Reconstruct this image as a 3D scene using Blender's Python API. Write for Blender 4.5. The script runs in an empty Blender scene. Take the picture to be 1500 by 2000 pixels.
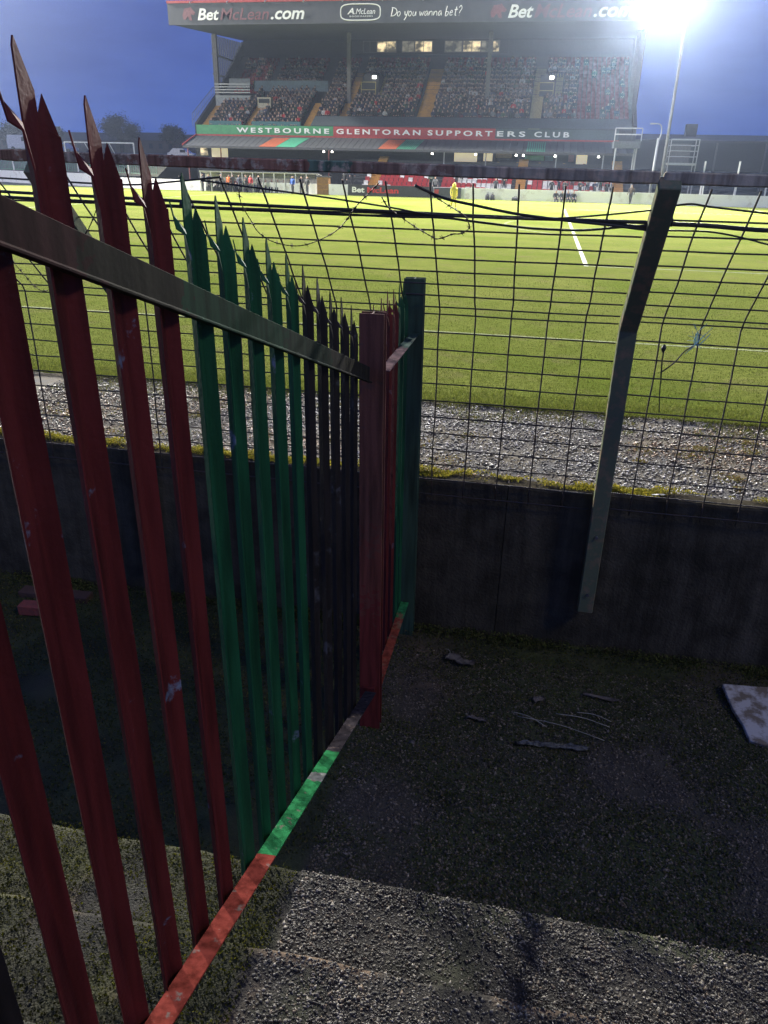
import bpy, bmesh, math, random
import numpy as np
from mathutils import Vector, Matrix, Euler

RAD = math.radians
SC = bpy.context.scene
COL = SC.collection
rng = np.random.default_rng(7)
random.seed(7)

# ------------------------------------------------------------------ camera
EYE = Vector((0.0, 0.0, 2.85))
def cam_matrix(yaw, pitch, roll):
    cy, sy = math.cos(yaw), math.sin(yaw)
    f = Vector((-sy * math.cos(pitch), cy * math.cos(pitch), -math.sin(pitch)))
    r = Vector((cy, sy, 0.0)); u = r.cross(f)
    r2 = math.cos(roll) * r + math.sin(roll) * u
    u2 = -math.sin(roll) * r + math.cos(roll) * u
    m = Matrix((r2, u2, -f)).transposed().to_4x4()
    m.translation = EYE
    return m
cd = bpy.data.cameras.new('camera')
cd.sensor_fit = 'HORIZONTAL'; cd.sensor_width = 36.0; cd.lens = 36.0 * 1465.0 / 1500.0
cd.clip_start = 0.05; cd.clip_end = 3000.0
cam = bpy.data.objects.new('camera', cd); COL.objects.link(cam)
cam.matrix_world = cam_matrix(RAD(10.796), RAD(24.74), RAD(1.3))
SC.camera = cam

# ------------------------------------------------------------------ sky and dusk light
SUN_EL, SUN_ROT = RAD(-3.5), RAD(215)
w = bpy.data.worlds.new('World'); SC.world = w; w.use_nodes = True
nt = w.node_tree; nt.nodes.clear()
def wn(t, **k):
    n = nt.nodes.new(t)
    for a, b in k.items(): setattr(n, a, b)
    return n
wo = wn('ShaderNodeOutputWorld'); bg = wn('ShaderNodeBackground')
sky = wn('ShaderNodeTexSky', sky_type='NISHITA', sun_disc=False, sun_elevation=SUN_EL, sun_rotation=SUN_ROT, air_density=1.0, dust_density=0.6, ozone_density=3.0)
tc = wn('ShaderNodeTexCoord')
mp = wn('ShaderNodeMapping'); mp.inputs['Scale'].default_value = (1.0, 1.0, 4.0)
nz = wn('ShaderNodeTexNoise'); nz.inputs['Scale'].default_value = 2.6; nz.inputs['Detail'].default_value = 5.0; nz.inputs['Roughness'].default_value = 0.55
rp = wn('ShaderNodeMapRange'); rp.inputs[1].default_value = 0.38; rp.inputs[2].default_value = 0.66; rp.inputs[3].default_value = 0.0; rp.inputs[4].default_value = 1.0
cl = wn('ShaderNodeMix', data_type='RGBA', blend_type='MIX')
cl.inputs[6].default_value = (0.018, 0.066, 0.34, 1); cl.inputs[7].default_value = (0.065, 0.145, 0.55, 1)   # dark cloud bands / clearer blue
mx = wn('ShaderNodeMix', data_type='RGBA', blend_type='MIX'); mx.inputs[0].default_value = 0.9
sm = wn('ShaderNodeVectorMath', operation='SCALE'); sm.inputs[3].default_value = 14.0
L = nt.links.new
L(tc.outputs['Generated'], mp.inputs[0]); L(mp.outputs[0], nz.inputs[0]); L(nz.outputs[0], rp.inputs[0]); L(rp.outputs[0], cl.inputs[0])
L(sky.outputs[0], sm.inputs[0]); L(sm.outputs[0], mx.inputs[6]); L(cl.outputs[2], mx.inputs[7])
L(mx.outputs[2], bg.inputs[0]); L(bg.outputs[0], wo.inputs[0])
bg.inputs[1].default_value = 1.0
sl = bpy.data.lights.new('sun', 'SUN'); sl.energy = 0.02; sl.angle = RAD(20); sl.color = (0.8, 0.85, 1.0)
so = bpy.data.objects.new('sun', sl); COL.objects.link(so); so.rotation_euler = (RAD(80), 0, RAD(215))
# floodlight energies and that of the added near right fill (the lamps are added by the floodlight tower builder)
FLOOD_FAR_RIGHT, FLOOD_FAR_LEFT, FLOOD_NEAR_LEFT, FILL_NEAR_RIGHT, FLOOD_ROOF = 4.8e5, 1.3e6, 2.3e5, 2.0e4, 1.15e5
FLOOD_COL = (1.0, 0.96, 0.86)

SC.view_settings.view_transform = 'Standard'; SC.view_settings.look = 'None'
SC.view_settings.exposure = 0.0; SC.view_settings.gamma = 1.0; SC.view_settings.use_curve_mapping = False
SC.render.engine = 'CYCLES'
SC.cycles.use_denoising = True; SC.cycles.use_adaptive_sampling = True; SC.cycles.adaptive_threshold = 0.03
SC.cycles.max_bounces = 6; SC.cycles.diffuse_bounces = 2; SC.cycles.glossy_bounces = 2; SC.cycles.transmission_bounces = 4; SC.cycles.transparent_max_bounces = 8
SC.cycles.sample_clamp_indirect = 4.0; SC.cycles.caustics_reflective = False; SC.cycles.caustics_refractive = False
SC.cycles.volume_bounces = 0

# ------------------------------------------------------------------ helpers
def tag(o, label=None, cat=None, group=None, kind=None):
    for k, v in (('label', label), ('category', cat), ('group', group), ('kind', kind)):
        if v: o[k] = v
    return o

def link(name, me, mat=None, parent=None):
    o = bpy.data.objects.new(name, me); COL.objects.link(o)
    if mat is not None and me is not None and hasattr(me, 'materials') and len(me.materials) == 0: me.materials.append(mat)
    if parent is not None: o.parent = parent
    return o

def empty(name, loc=(0, 0, 0), rz=0.0):
    o = bpy.data.objects.new(name, None); COL.objects.link(o)
    o.location = loc; o.rotation_euler = (0, 0, rz); o.empty_display_size = 0.1
    return o

def copy_tree(o, parent=None):
    c = o.copy(); COL.objects.link(c); c.parent = parent
    for ch in list(o.children): copy_tree(ch, c)
    return c

def np_mesh(name, V, F, col=None, smooth=False):
    """mesh from numpy arrays: V (n,3), F (m,k) with one k for all faces, col (n,3) point colours"""
    V = np.asarray(V, dtype=np.float32); F = np.asarray(F, dtype=np.int32)
    me = bpy.data.meshes.new(name)
    me.vertices.add(len(V)); me.vertices.foreach_set('co', V.ravel())
    k = F.shape[1]
    me.loops.add(F.size); me.loops.foreach_set('vertex_index', F.ravel())
    me.polygons.add(len(F)); me.polygons.foreach_set('loop_start', np.arange(0, F.size, k, dtype=np.int32))
    if smooth: me.polygons.foreach_set('use_smooth', np.ones(len(F), dtype=bool))
    if col is not None:
        a = me.attributes.new('Col', 'FLOAT_COLOR', 'POINT')
        c4 = np.ones((len(V), 4), dtype=np.float32); c4[:, :3] = col
        a.data.foreach_set('color', c4.ravel())
    me.update(calc_edges=True)
    return me

class MB:
    """collects boxes, prisms and tubes into one mesh"""
    def __init__(s): s.v = []; s.f = []; s.m = []
    def add(s, v, f, mi=0):
        n = len(s.v); s.v += [tuple(p) for p in v]; s.f += [tuple(i + n for i in q) for q in f]; s.m += [mi] * len(f); return s
    def box(s, x0, x1, y0, y1, z0, z1, mi=0):
        v = [(x0, y0, z0), (x1, y0, z0), (x1, y1, z0), (x0, y1, z0), (x0, y0, z1), (x1, y0, z1), (x1, y1, z1), (x0, y1, z1)]
        return s.add(v, [(0, 3, 2, 1), (4, 5, 6, 7), (0, 1, 5, 4), (1, 2, 6, 5), (2, 3, 7, 6), (3, 0, 4, 7)], mi)
    def prism(s, poly, a, b, axis='x', mi=0):
        """extrude a closed 2-D polygon along an axis from a to b; poly in the two other axes in order"""
        n = len(poly); mk = {'x': lambda p, t: (t, p[0], p[1]), 'y': lambda p, t: (p[0], t, p[1]), 'z': lambda p, t: (p[0], p[1], t)}[axis]
        v = [mk(p, a) for p in poly] + [mk(p, b) for p in poly]
        f = [tuple(range(n - 1, -1, -1)), tuple(range(n, 2 * n))] + [(i, (i + 1) % n, n + (i + 1) % n, n + i) for i in range(n)]
        return s.add(v, f, mi)
    def tube(s, pts, r, n=6, mi=0, caps=True):
        P = [Vector(p) for p in pts]; rr = r if isinstance(r, (list, tuple)) else [r] * len(P)
        base = len(s.v); ref = None
        for i, p in enumerate(P):
            t = (P[min(i + 1, len(P) - 1)] - P[max(i - 1, 0)])
            t = t.normalized() if t.length > 1e-9 else Vector((0, 0, 1))
            if ref is None:
                ref = Vector((0, 0, 1)) if abs(t.z) < 0.9 else Vector((1, 0, 0))
            a = t.cross(ref); a = a.normalized() if a.length > 1e-6 else t.orthogonal().normalized()
            b = a.cross(t).normalized(); ref = b
            for k in range(n):
                q = 2 * math.pi * k / n
                s.v.append(tuple(p + rr[i] * (math.cos(q) * a + math.sin(q) * b)))
        for i in range(len(P) - 1):
            for k in range(n):
                s.f.append((base + i * n + k, base + i * n + (k + 1) % n, base + (i + 1) * n + (k + 1) % n, base + (i + 1) * n + k)); s.m.append(mi)
        if caps:
            s.f.append(tuple(base + k for k in range(n - 1, -1, -1))); s.m.append(mi)
            e = base + (len(P) - 1) * n; s.f.append(tuple(e + k for k in range(n))); s.m.append(mi)
        return s
    def mesh(s, name, smooth=False):
        me = bpy.data.meshes.new(name); me.from_pydata(s.v, [], s.f); me.polygons.foreach_set('material_index', s.m)
        bm = bmesh.new(); bm.from_mesh(me); bmesh.ops.recalc_face_normals(bm, faces=bm.faces); bm.to_mesh(me); bm.free()
        if smooth: me.polygons.foreach_set('use_smooth', [True] * len(me.polygons))
        me.update(); return me
    def build(s, name, mats, parent=None, smooth=False, bevel=0.0):
        me = s.mesh(name, smooth)
        if bevel > 0:
            bm = bmesh.new(); bm.from_mesh(me)
            bmesh.ops.bevel(bm, geom=[e for e in bm.edges if len(e.link_faces) == 2 and e.calc_face_angle(0) > 0.6], offset=bevel, segments=1, affect='EDGES', profile=0.5)
            bm.to_mesh(me); bm.free()
        for m in (mats if isinstance(mats, (list, tuple)) else [mats]): me.materials.append(m)
        return link(name, me, None, parent)

def smooth_path(pts, n=6):
    """Catmull-Rom through the points"""
    P = [Vector(p) for p in pts]; P = [P[0] * 2 - P[1]] + P + [P[-1] * 2 - P[-2]]
    out = []
    for i in range(1, len(P) - 2):
        for k in range(n):
            t = k / n; a, b, c, d = P[i - 1], P[i], P[i + 1], P[i + 2]
            out.append(0.5 * ((2 * b) + (c - a) * t + (2 * a - 5 * b + 4 * c - d) * t * t + (3 * b - a - 3 * c + d) * t ** 3))
    out.append(P[-2]); return out

# vectorised value noise
_lat = rng.random((64, 64, 64)).astype(np.float32)
def vnoise(x, y, z=0.0, octaves=3):
    x = np.asarray(x, float); y = np.asarray(y, float); z = np.zeros_like(x) + z
    tot = np.zeros_like(x); amp = 1.0; s = 0.0
    for o in range(octaves):
        f = 2.0 ** o
        X, Y, Z = x * f + 17.3 * o, y * f + 5.1 * o, z * f + 9.7 * o
        xi, yi, zi = np.floor(X).astype(int), np.floor(Y).astype(int), np.floor(Z).astype(int)
        fx, fy, fz = X - xi, Y - yi, Z - zi
        fx, fy, fz = (t * t * (3 - 2 * t) for t in (fx, fy, fz))
        g = lambda a, b, c: _lat[(xi + a) & 63, (yi + b) & 63, (zi + c) & 63]
        v = ((g(0, 0, 0) * (1 - fx) + g(1, 0, 0) * fx) * (1 - fy) + (g(0, 1, 0) * (1 - fx) + g(1, 1, 0) * fx) * fy) * (1 - fz) \
          + ((g(0, 0, 1) * (1 - fx) + g(1, 0, 1) * fx) * (1 - fy) + (g(0, 1, 1) * (1 - fx) + g(1, 1, 1) * fx) * fy) * fz
        tot += amp * v; s += amp; amp *= 0.5
    return tot / s

# ------------------------------------------------------------------ materials
def mat(name, col, rough=0.7, metal=0.0, col2=None, scale=6.0, lo=0.4, hi=0.62, bump=0.0, bscale=60.0, spec=0.5, detail=6.0, coat=0.0):
    m = bpy.data.materials.new(name); m.use_nodes = True; t = m.node_tree; b = t.nodes['Principled BSDF']
    b.inputs['Roughness'].default_value = rough; b.inputs['Metallic'].default_value = metal
    b.inputs['Specular IOR Level'].default_value = spec
    if coat: b.inputs['Coat Weight'].default_value = coat; b.inputs['Coat Roughness'].default_value = 0.15
    c = t.nodes.new('ShaderNodeTexCoord')
    if col2 is None: col2 = tuple(x * 0.72 for x in col)
    n = t.nodes.new('ShaderNodeTexNoise'); n.inputs['Scale'].default_value = scale; n.inputs['Detail'].default_value = detail; n.inputs['Roughness'].default_value = 0.6
    r = t.nodes.new('ShaderNodeMapRange'); r.inputs[1].default_value = lo; r.inputs[2].default_value = hi
    x = t.nodes.new('ShaderNodeMix'); x.data_type = 'RGBA'; x.inputs[6].default_value = (*col, 1); x.inputs[7].default_value = (*col2, 1)
    t.links.new(c.outputs['Object'], n.inputs[0]); t.links.new(n.outputs[0], r.inputs[0]); t.links.new(r.outputs[0], x.inputs[0]); t.links.new(x.outputs[2], b.inputs['Base Color'])
    if bump > 0:
        n2 = t.nodes.new('ShaderNodeTexNoise'); n2.inputs['Scale'].default_value = bscale; n2.inputs['Detail'].default_value = 4.0
        bp = t.nodes.new('ShaderNodeBump'); bp.inputs['Strength'].default_value = bump; bp.inputs['Distance'].default_value = 0.01
        t.links.new(c.outputs['Object'], n2.inputs[0]); t.links.new(n2.outputs[0], bp.inputs['Height']); t.links.new(bp.outputs[0], b.inputs['Normal'])
    return m

def mat_attr(name, rough=0.8, spec=0.4, thin=0.0):
    """colour from the point attribute Col (one colour for each stone, blade, leaf)"""
    m = bpy.data.materials.new(name); m.use_nodes = True; t = m.node_tree; b = t.nodes['Principled BSDF']
    b.inputs['Roughness'].default_value = rough; b.inputs['Specular IOR Level'].default_value = spec
    a = t.nodes.new('ShaderNodeAttribute'); a.attribute_name = 'Col'
    t.links.new(a.outputs['Color'], b.inputs['Base Color'])
    if thin > 0:   # light passes through leaves and blades
        tr = t.nodes.new('ShaderNodeBsdfTranslucent'); mx_ = t.nodes.new('ShaderNodeMixShader'); mx_.inputs[0].default_value = thin
        t.links.new(a.outputs['Color'], tr.inputs[0]); t.links.new(b.outputs[0], mx_.inputs[1]); t.links.new(tr.outputs[0], mx_.inputs[2]); t.links.new(mx_.outputs[0], t.nodes['Material Output'].inputs[0])
    return m

def mat_objcol(name, rough=0.8):
    m = bpy.data.materials.new(name); m.use_nodes = True; t = m.node_tree; b = t.nodes['Principled BSDF']
    b.inputs['Roughness'].default_value = rough
    a = t.nodes.new('ShaderNodeObjectInfo'); t.links.new(a.outputs['Color'], b.inputs['Base Color']); return m

def mat_emit(name, col, strength):
    m = bpy.data.materials.new(name); m.use_nodes = True; t = m.node_tree; b = t.nodes['Principled BSDF']
    b.inputs['Base Color'].default_value = (*[min(1, c) for c in col], 1)
    b.inputs['Emission Color'].default_value = (*col, 1); b.inputs['Emission Strength'].default_value = strength; return m

def mat_room(name, col, strength):
    m = mat_emit(name, col, strength); t = m.node_tree; b = t.nodes['Principled BSDF']; g = t.nodes.new('ShaderNodeNewGeometry'); mp = t.nodes.new('ShaderNodeMapping'); mp.inputs['Scale'].default_value = (1.1, 1.0, 1.6)
    n = t.nodes.new('ShaderNodeTexNoise'); n.inputs['Scale'].default_value = 1.0; n.inputs['Detail'].default_value = 3; r = t.nodes.new('ShaderNodeMapRange'); r.inputs[1].default_value = 0.40; r.inputs[2].default_value = 0.64; r.inputs[3].default_value = 0.06 * strength; r.inputs[4].default_value = 1.5 * strength
    t.links.new(g.outputs[0], mp.inputs[0]); t.links.new(mp.outputs[0], n.inputs[0]); t.links.new(n.outputs[0], r.inputs[0]); t.links.new(r.outputs[0], b.inputs['Emission Strength']); b.inputs['Base Color'].default_value = (0.05, 0.05, 0.05, 1); return m

def mat_glass(name, tint=(0.5, 0.55, 0.6), alpha=0.35, rough=0.1):
    m = bpy.data.materials.new(name); m.use_nodes = True; t = m.node_tree; b = t.nodes['Principled BSDF']
    b.inputs['Base Color'].default_value = (*tint, 1); b.inputs['Roughness'].default_value = rough; b.inputs['Alpha'].default_value = alpha; return m

def mat_bands(name, axis, bands, rough=0.45, spec=0.5, wear=(0.12, 0.1, 0.09), wear_hi=0.7, bump=0.15, jitter=0.02, scale=9.0, coat=0.0):
    """paint that changes colour along one world axis, as brushed on: bands = [(start, colour), ...]; worn patches on top"""
    m = bpy.data.materials.new(name); m.use_nodes = True; t = m.node_tree; b = t.nodes['Principled BSDF']
    b.inputs['Roughness'].default_value = rough; b.inputs['Specular IOR Level'].default_value = spec
    if coat: b.inputs['Coat Weight'].default_value = coat; b.inputs['Coat Roughness'].default_value = 0.2
    c = t.nodes.new('ShaderNodeTexCoord'); sep = t.nodes.new('ShaderNodeSeparateXYZ'); g = t.nodes.new('ShaderNodeNewGeometry')
    t.links.new(g.outputs['Position'], sep.inputs[0])
    n = t.nodes.new('ShaderNodeTexNoise'); n.inputs['Scale'].default_value = 30.0; t.links.new(g.outputs['Position'], n.inputs[0])
    ma = t.nodes.new('ShaderNodeMath'); ma.operation = 'MULTIPLY_ADD'; ma.inputs[1].default_value = jitter; t.links.new(n.outputs[0], ma.inputs[0])
    t.links.new(sep.outputs[axis], ma.inputs[2])
    prev = None
    for i, (st, col) in enumerate(bands):
        if prev is None:
            rgb = t.nodes.new('ShaderNodeRGB'); rgb.outputs[0].default_value = (*col, 1); prev = rgb.outputs[0]; continue
        gt = t.nodes.new('ShaderNodeMath'); gt.operation = 'GREATER_THAN'; gt.inputs[1].default_value = st; t.links.new(ma.outputs[0], gt.inputs[0])
        x = t.nodes.new('ShaderNodeMix'); x.data_type = 'RGBA'; x.inputs[7].default_value = (*col, 1)
        t.links.new(gt.outputs[0], x.inputs[0]); t.links.new(prev, x.inputs[6]); prev = x.outputs[2]
    n2 = t.nodes.new('ShaderNodeTexNoise'); n2.inputs['Scale'].default_value = scale; n2.inputs['Detail'].default_value = 8; n2.inputs['Roughness'].default_value = 0.65
    t.links.new(g.outputs['Position'], n2.inputs[0])
    r = t.nodes.new('ShaderNodeMapRange'); r.inputs[1].default_value = wear_hi - 0.06; r.inputs[2].default_value = wear_hi; t.links.new(n2.outputs[0], r.inputs[0])
    x = t.nodes.new('ShaderNodeMix'); x.data_type = 'RGBA'; x.inputs[7].default_value = (*wear, 1); t.links.new(r.outputs[0], x.inputs[0]); t.links.new(prev, x.inputs[6])
    v = t.nodes.new('ShaderNodeMix'); v.data_type = 'RGBA'; v.blend_type = 'MULTIPLY'; v.inputs[0].default_value = 0.85
    n3 = t.nodes.new('ShaderNodeTexNoise'); n3.inputs['Scale'].default_value = 4.0; n3.inputs['Detail'].default_value = 5
    mp3 = t.nodes.new('ShaderNodeMapping'); mp3.inputs['Scale'].default_value = (9.0, 9.0, 0.7); t.links.new(g.outputs['Position'], mp3.inputs[0]); t.links.new(mp3.outputs[0], n3.inputs[0]); t.links.new(x.outputs[2], v.inputs[6]); rs3 = t.nodes.new('ShaderNodeMapRange'); rs3.inputs[1].default_value = 0.3; rs3.inputs[2].default_value = 0.62; rs3.inputs[3].default_value = 0.35; rs3.inputs[4].default_value = 1.15; t.links.new(n3.outputs[0], rs3.inputs[0]); t.links.new(rs3.outputs[0], v.inputs[7]); t.links.new(v.outputs[2], b.inputs['Base Color'])
    if bump:
        bp = t.nodes.new('ShaderNodeBump'); bp.inputs['Strength'].default_value = bump; bp.inputs['Distance'].default_value = 0.004
        n4 = t.nodes.new('ShaderNodeTexNoise'); n4.inputs['Scale'].default_value = 90.0; t.links.new(g.outputs['Position'], n4.inputs[0])
        t.links.new(n4.outputs[0], bp.inputs['Height']); t.links.new(bp.outputs[0], b.inputs['Normal'])
    return m

M = {}
M['black_wire'] = mat('black_wire', (0.018, 0.018, 0.02), 0.55, col2=(0.05, 0.03, 0.02), scale=30)
M['cable'] = mat('cable', (0.012, 0.012, 0.013), 0.5)
M['barb'] = mat('barbed_wire_steel', (0.06, 0.05, 0.045), 0.6, 0.6, col2=(0.07, 0.035, 0.02), scale=40)
M['post_green'] = mat('post_green_paint', (0.120, 0.140, 0.082), 0.9, col2=(0.22, 0.16, 0.095), scale=14, lo=0.50, hi=0.64, bump=0.2, spec=0.2)
M['wall_dark'] = mat('dark_wall_concrete', (0.088, 0.076, 0.053), 0.95, col2=(0.050, 0.044, 0.031), scale=5, bump=0.7, bscale=60, spec=0.0)
def streak(m, amount=0.8, sc=(7.0, 7.0, 0.45)):
    t = m.node_tree; b = t.nodes['Principled BSDF']; src = b.inputs['Base Color'].links[0].from_socket; g = t.nodes.new('ShaderNodeNewGeometry'); mp = t.nodes.new('ShaderNodeMapping'); mp.inputs['Scale'].default_value = sc
    n = t.nodes.new('ShaderNodeTexNoise'); n.inputs['Scale'].default_value = 1.0; n.inputs['Detail'].default_value = 8; n.inputs['Roughness'].default_value = 0.7; r = t.nodes.new('ShaderNodeMapRange'); r.inputs[1].default_value = 0.35; r.inputs[2].default_value = 0.65; r.inputs[3].default_value = 0.4; r.inputs[4].default_value = 1.25
    x = t.nodes.new('ShaderNodeMix'); x.data_type = 'RGBA'; x.blend_type = 'MULTIPLY'; x.inputs[0].default_value = amount
    t.links.new(g.outputs[0], mp.inputs[0]); t.links.new(mp.outputs[0], n.inputs[0]); t.links.new(n.outputs[0], r.inputs[0]); t.links.new(src, x.inputs[6]); t.links.new(r.outputs[0], x.inputs[7]); t.links.new(x.outputs[2], b.inputs['Base Color'])
streak(M['wall_dark'])
M['roof_grey'] = mat('grandstand_roof', (0.10, 0.11, 0.13), 0.8)
M['soffit'] = mat('grandstand_soffit', (0.07, 0.075, 0.095), 0.9)
M['fascia'] = mat('fascia_board', (0.060, 0.062, 0.072), 0.6, col2=(0.048, 0.05, 0.058), scale=0.8)
M['white'] = mat('white_paint', (0.75, 0.75, 0.74), 0.6, col2=(0.62, 0.62, 0.6), scale=3)
M['letter_white'] = mat('white_lettering', (0.85, 0.85, 0.85), 0.6, col2=(0.8, 0.8, 0.8))
M['letter_red'] = mat('dark_red_lettering', (0.20, 0.075, 0.088), 0.6)
M['red_trim'] = mat('red_trim', (0.45, 0.05, 0.045), 0.6)
M['sign_green'] = mat('sign_green', (0.06, 0.30, 0.13), 0.6, col2=(0.05, 0.24, 0.11), scale=2)
M['sign_red'] = mat('sign_red', (0.42, 0.05, 0.06), 0.6)
M['sign_navy'] = mat('sign_navy', (0.06, 0.09, 0.10), 0.6)
M['canopy'] = mat('lower_canopy', (0.07, 0.075, 0.08), 0.75)
M['stripe_orange'] = mat('stripe_orange', (0.42, 0.10, 0.04), 0.7)
M['stripe_green'] = mat('stripe_green', (0.06, 0.34, 0.20), 0.7)
M['tier'] = mat('tier_concrete', (0.05, 0.052, 0.058), 0.9)
M['aisle'] = mat('yellow_aisle', (0.42, 0.22, 0.035), 0.8, col2=(0.3, 0.16, 0.04), scale=3)
M['aisle_pale'] = mat('pale_aisle', (0.40, 0.33, 0.14), 0.8)
M['col_grey'] = mat('column_grey', (0.12, 0.11, 0.12), 0.7)
M['tarp'] = mat('grey_tarpaulin', (0.07, 0.09, 0.10), 0.8)
M['teal'] = mat('teal_parapet', (0.04, 0.13, 0.16), 0.7)
M['interior'] = mat('dark_interior', (0.035, 0.037, 0.045), 0.9)
M['lit_window'] = mat_room('lit_window', (1.0, 0.80, 0.45), 0.75)
M['lit_window_dim'] = mat_room('dim_window', (0.75, 0.68, 0.5), 0.20)
M['glow_panel'] = mat_emit('glowing_cream_panel', (1.0, 0.86, 0.6), 0.38)  # glow put into the cream boards; also serves the lit kiosk
M['lamp_glow'] = mat_emit('small_lamp_glow', (1.0, 0.95, 0.85), 9.0)
M['flood_glow'] = mat_emit('floodlight_glow', (1.0, 0.97, 0.9), 18.0)
M['steel'] = mat('galvanised_steel', (0.42, 0.43, 0.45), 0.5, 0.4)
M['steel_dark'] = mat('dark_steel', (0.10, 0.10, 0.11), 0.6, 0.3)
M['glass'] = mat_glass('side_screen_glass', (0.35, 0.4, 0.5), 0.25)
M['seat_red'] = mat('red_plastic_seat', (0.42, 0.03, 0.035), 0.5)
M['seat_white'] = mat('white_plastic_seat', (0.7, 0.7, 0.7), 0.5)
M['attr'] = mat_attr('vertex_coloured_mix', 0.75)
M['stone'] = mat_attr('wet_stone', 0.45, 0.38)
M['grass_blade'] = mat_attr('grass_blade', 1.0, 0.0, 0.45)
M['leaf'] = mat_attr('small_leaves', 0.8, 0.08, 0.4)
M['brick_house'] = mat('far_house_brick', (0.10, 0.07, 0.065), 0.9)
M['slate'] = mat('far_slate', (0.05, 0.05, 0.055), 0.8)
M['bark'] = mat('bark', (0.035, 0.03, 0.025), 0.95)
M['wood'] = mat('weathered_wood', (0.30, 0.16, 0.06), 0.8)
M['cloth'] = mat_objcol('coat_cloth')
M['trousers'] = mat('dark_trousers', (0.02, 0.021, 0.028), 0.85)
M['skin'] = mat('skin', (0.40, 0.26, 0.20), 0.6, col2=(0.36, 0.22, 0.17))
M['hair'] = mat('hair', (0.03, 0.02, 0.015), 0.7)

# ------------------------------------------------------------------ setting: ground, pitch, gravel track
def sheet(name, x0, x1, y0, y1, z, m):
    return tag(link(name, np_mesh(name, [(x0, y0, z), (x1, y0, z), (x1, y1, z), (x0, y1, z)], [(0, 1, 2, 3)]), m), kind='structure')
M['ground'] = mat('far_ground', (0.06, 0.06, 0.055), 0.95, col2=(0.05, 0.06, 0.035), scale=0.2)
sheet('ground', -400, 330, -60, 560, -0.06, M['ground'])

def grass_mat():
    m = bpy.data.materials.new('pitch_grass'); m.use_nodes = True; t = m.node_tree; b = t.nodes['Principled BSDF']
    b.inputs['Roughness'].default_value = 1.0; b.inputs['Specular IOR Level'].default_value = 0.0
    g = t.nodes.new('ShaderNodeNewGeometry')
    def noise(sc, det=6, stretch=None):
        n = t.nodes.new('ShaderNodeTexNoise'); n.inputs['Scale'].default_value = sc; n.inputs['Detail'].default_value = det; n.inputs['Roughness'].default_value = 0.65
        if stretch:
            mp = t.nodes.new('ShaderNodeMapping'); mp.inputs['Scale'].default_value = stretch; t.links.new(g.outputs[0], mp.inputs[0]); t.links.new(mp.outputs[0], n.inputs[0])
        else: t.links.new(g.outputs[0], n.inputs[0])
        return n
    def mix(a, bcol, fac, lo, hi):
        r = t.nodes.new('ShaderNodeMapRange'); r.inputs[1].default_value = lo; r.inputs[2].default_value = hi; t.links.new(fac, r.inputs[0])
        x = t.nodes.new('ShaderNodeMix'); x.data_type = 'RGBA'; x.inputs[7].default_value = (*bcol, 1); t.links.new(r.outputs[0], x.inputs[0])
        if isinstance(a, tuple): x.inputs[6].default_value = (*a, 1)
        else: t.links.new(a, x.inputs[6])
        return x.outputs[2]
    c = mix((0.135, 0.165, 0.032), (0.180, 0.200, 0.046), noise(0.35).outputs[0], 0.35, 0.65)
    c = mix(c, (0.115, 0.155, 0.022), noise(0.13, 4).outputs[0], 0.50, 0.66)
    c = mix(c, (0.090, 0.112, 0.020), noise(5.0, 8, (0.6, 1.6, 1)).outputs[0], 0.54, 0.74)
    c = mix(c, (0.17, 0.16, 0.06), noise(1.1, 8).outputs[0], 0.54, 0.72)
    t.links.new(c, b.inputs['Base Color'])
    bp = t.nodes.new('ShaderNodeBump'); bp.inputs['Strength'].default_value = 1.0; bp.inputs['Distance'].default_value = 0.05
    t.links.new(noise(11.0, 8, (0.7, 1.4, 1)).outputs[0], bp.inputs['Height']); t.links.new(bp.outputs[0], b.inputs['Normal'])
    return m
M['grass'] = grass_mat()
xs = np.concatenate([[-120, -60, -30], np.arange(-14, 14.01, 0.08), [30, 70, 120]])
edge = 9.72 + 0.35 * (vnoise(xs * 1.3, xs * 0 + 3.3, octaves=4) - 0.5)
ys = np.array([0.0, 0.25, 1.0, 4.0, 12.0, 40.0, 74.0])
V = np.array([[(x, (e + dy if i < 4 else 9.7 + dy), 0.02 + (-0.04 if i == 0 else 0)) for i, dy in enumerate(ys)] for x, e in zip(xs, edge)]).reshape(-1, 3)
nx, ny = len(xs), len(ys)
F = [(i * ny + j, (i + 1) * ny + j, (i + 1) * ny + j + 1, i * ny + j + 1) for i in range(nx - 1) for j in range(ny - 1)]
pitch = tag(link('pitch', np_mesh('pitch', V, F), M['grass']), kind='structure')
M['line_white'] = mat('chalk_line', (0.46, 0.48, 0.38), 0.9, col2=(0.30, 0.34, 0.14), scale=5, lo=0.48, hi=0.62)
M['line_faint'] = mat('faded_chalk_line', (0.185, 0.21, 0.055), 0.9, col2=(0.14, 0.17, 0.032), scale=4, lo=0.36, hi=0.56)
def marking(name, pts, wdt, m):
    P = [Vector((*p, 0.0)) for p in pts]; v = []; f = []
    for i, p in enumerate(P):
        t = (P[min(i + 1, len(P) - 1)] - P[max(i - 1, 0)]).normalized(); n = Vector((-t.y, t.x, 0))
        v += [(p.x + n.x * wdt / 2, p.y + n.y * wdt / 2, 0.0245), (p.x - n.x * wdt / 2, p.y - n.y * wdt / 2, 0.0245)]
        if i: f.append((2 * i - 2, 2 * i - 1, 2 * i + 1, 2 * i))
    return link(name, np_mesh(name, v, f), m, pitch)
marking('touchline', [(-82, 14.3), (18, 14.3)], 0.09, M['line_faint'])
marking('touchline', [(-82, 78.2), (18, 78.2)], 0.12, M['line_white'])
marking('penalty_area_line', [(1.5, 26.4), (1.5, 66.2)], 0.15, M['line_white'])
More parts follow.
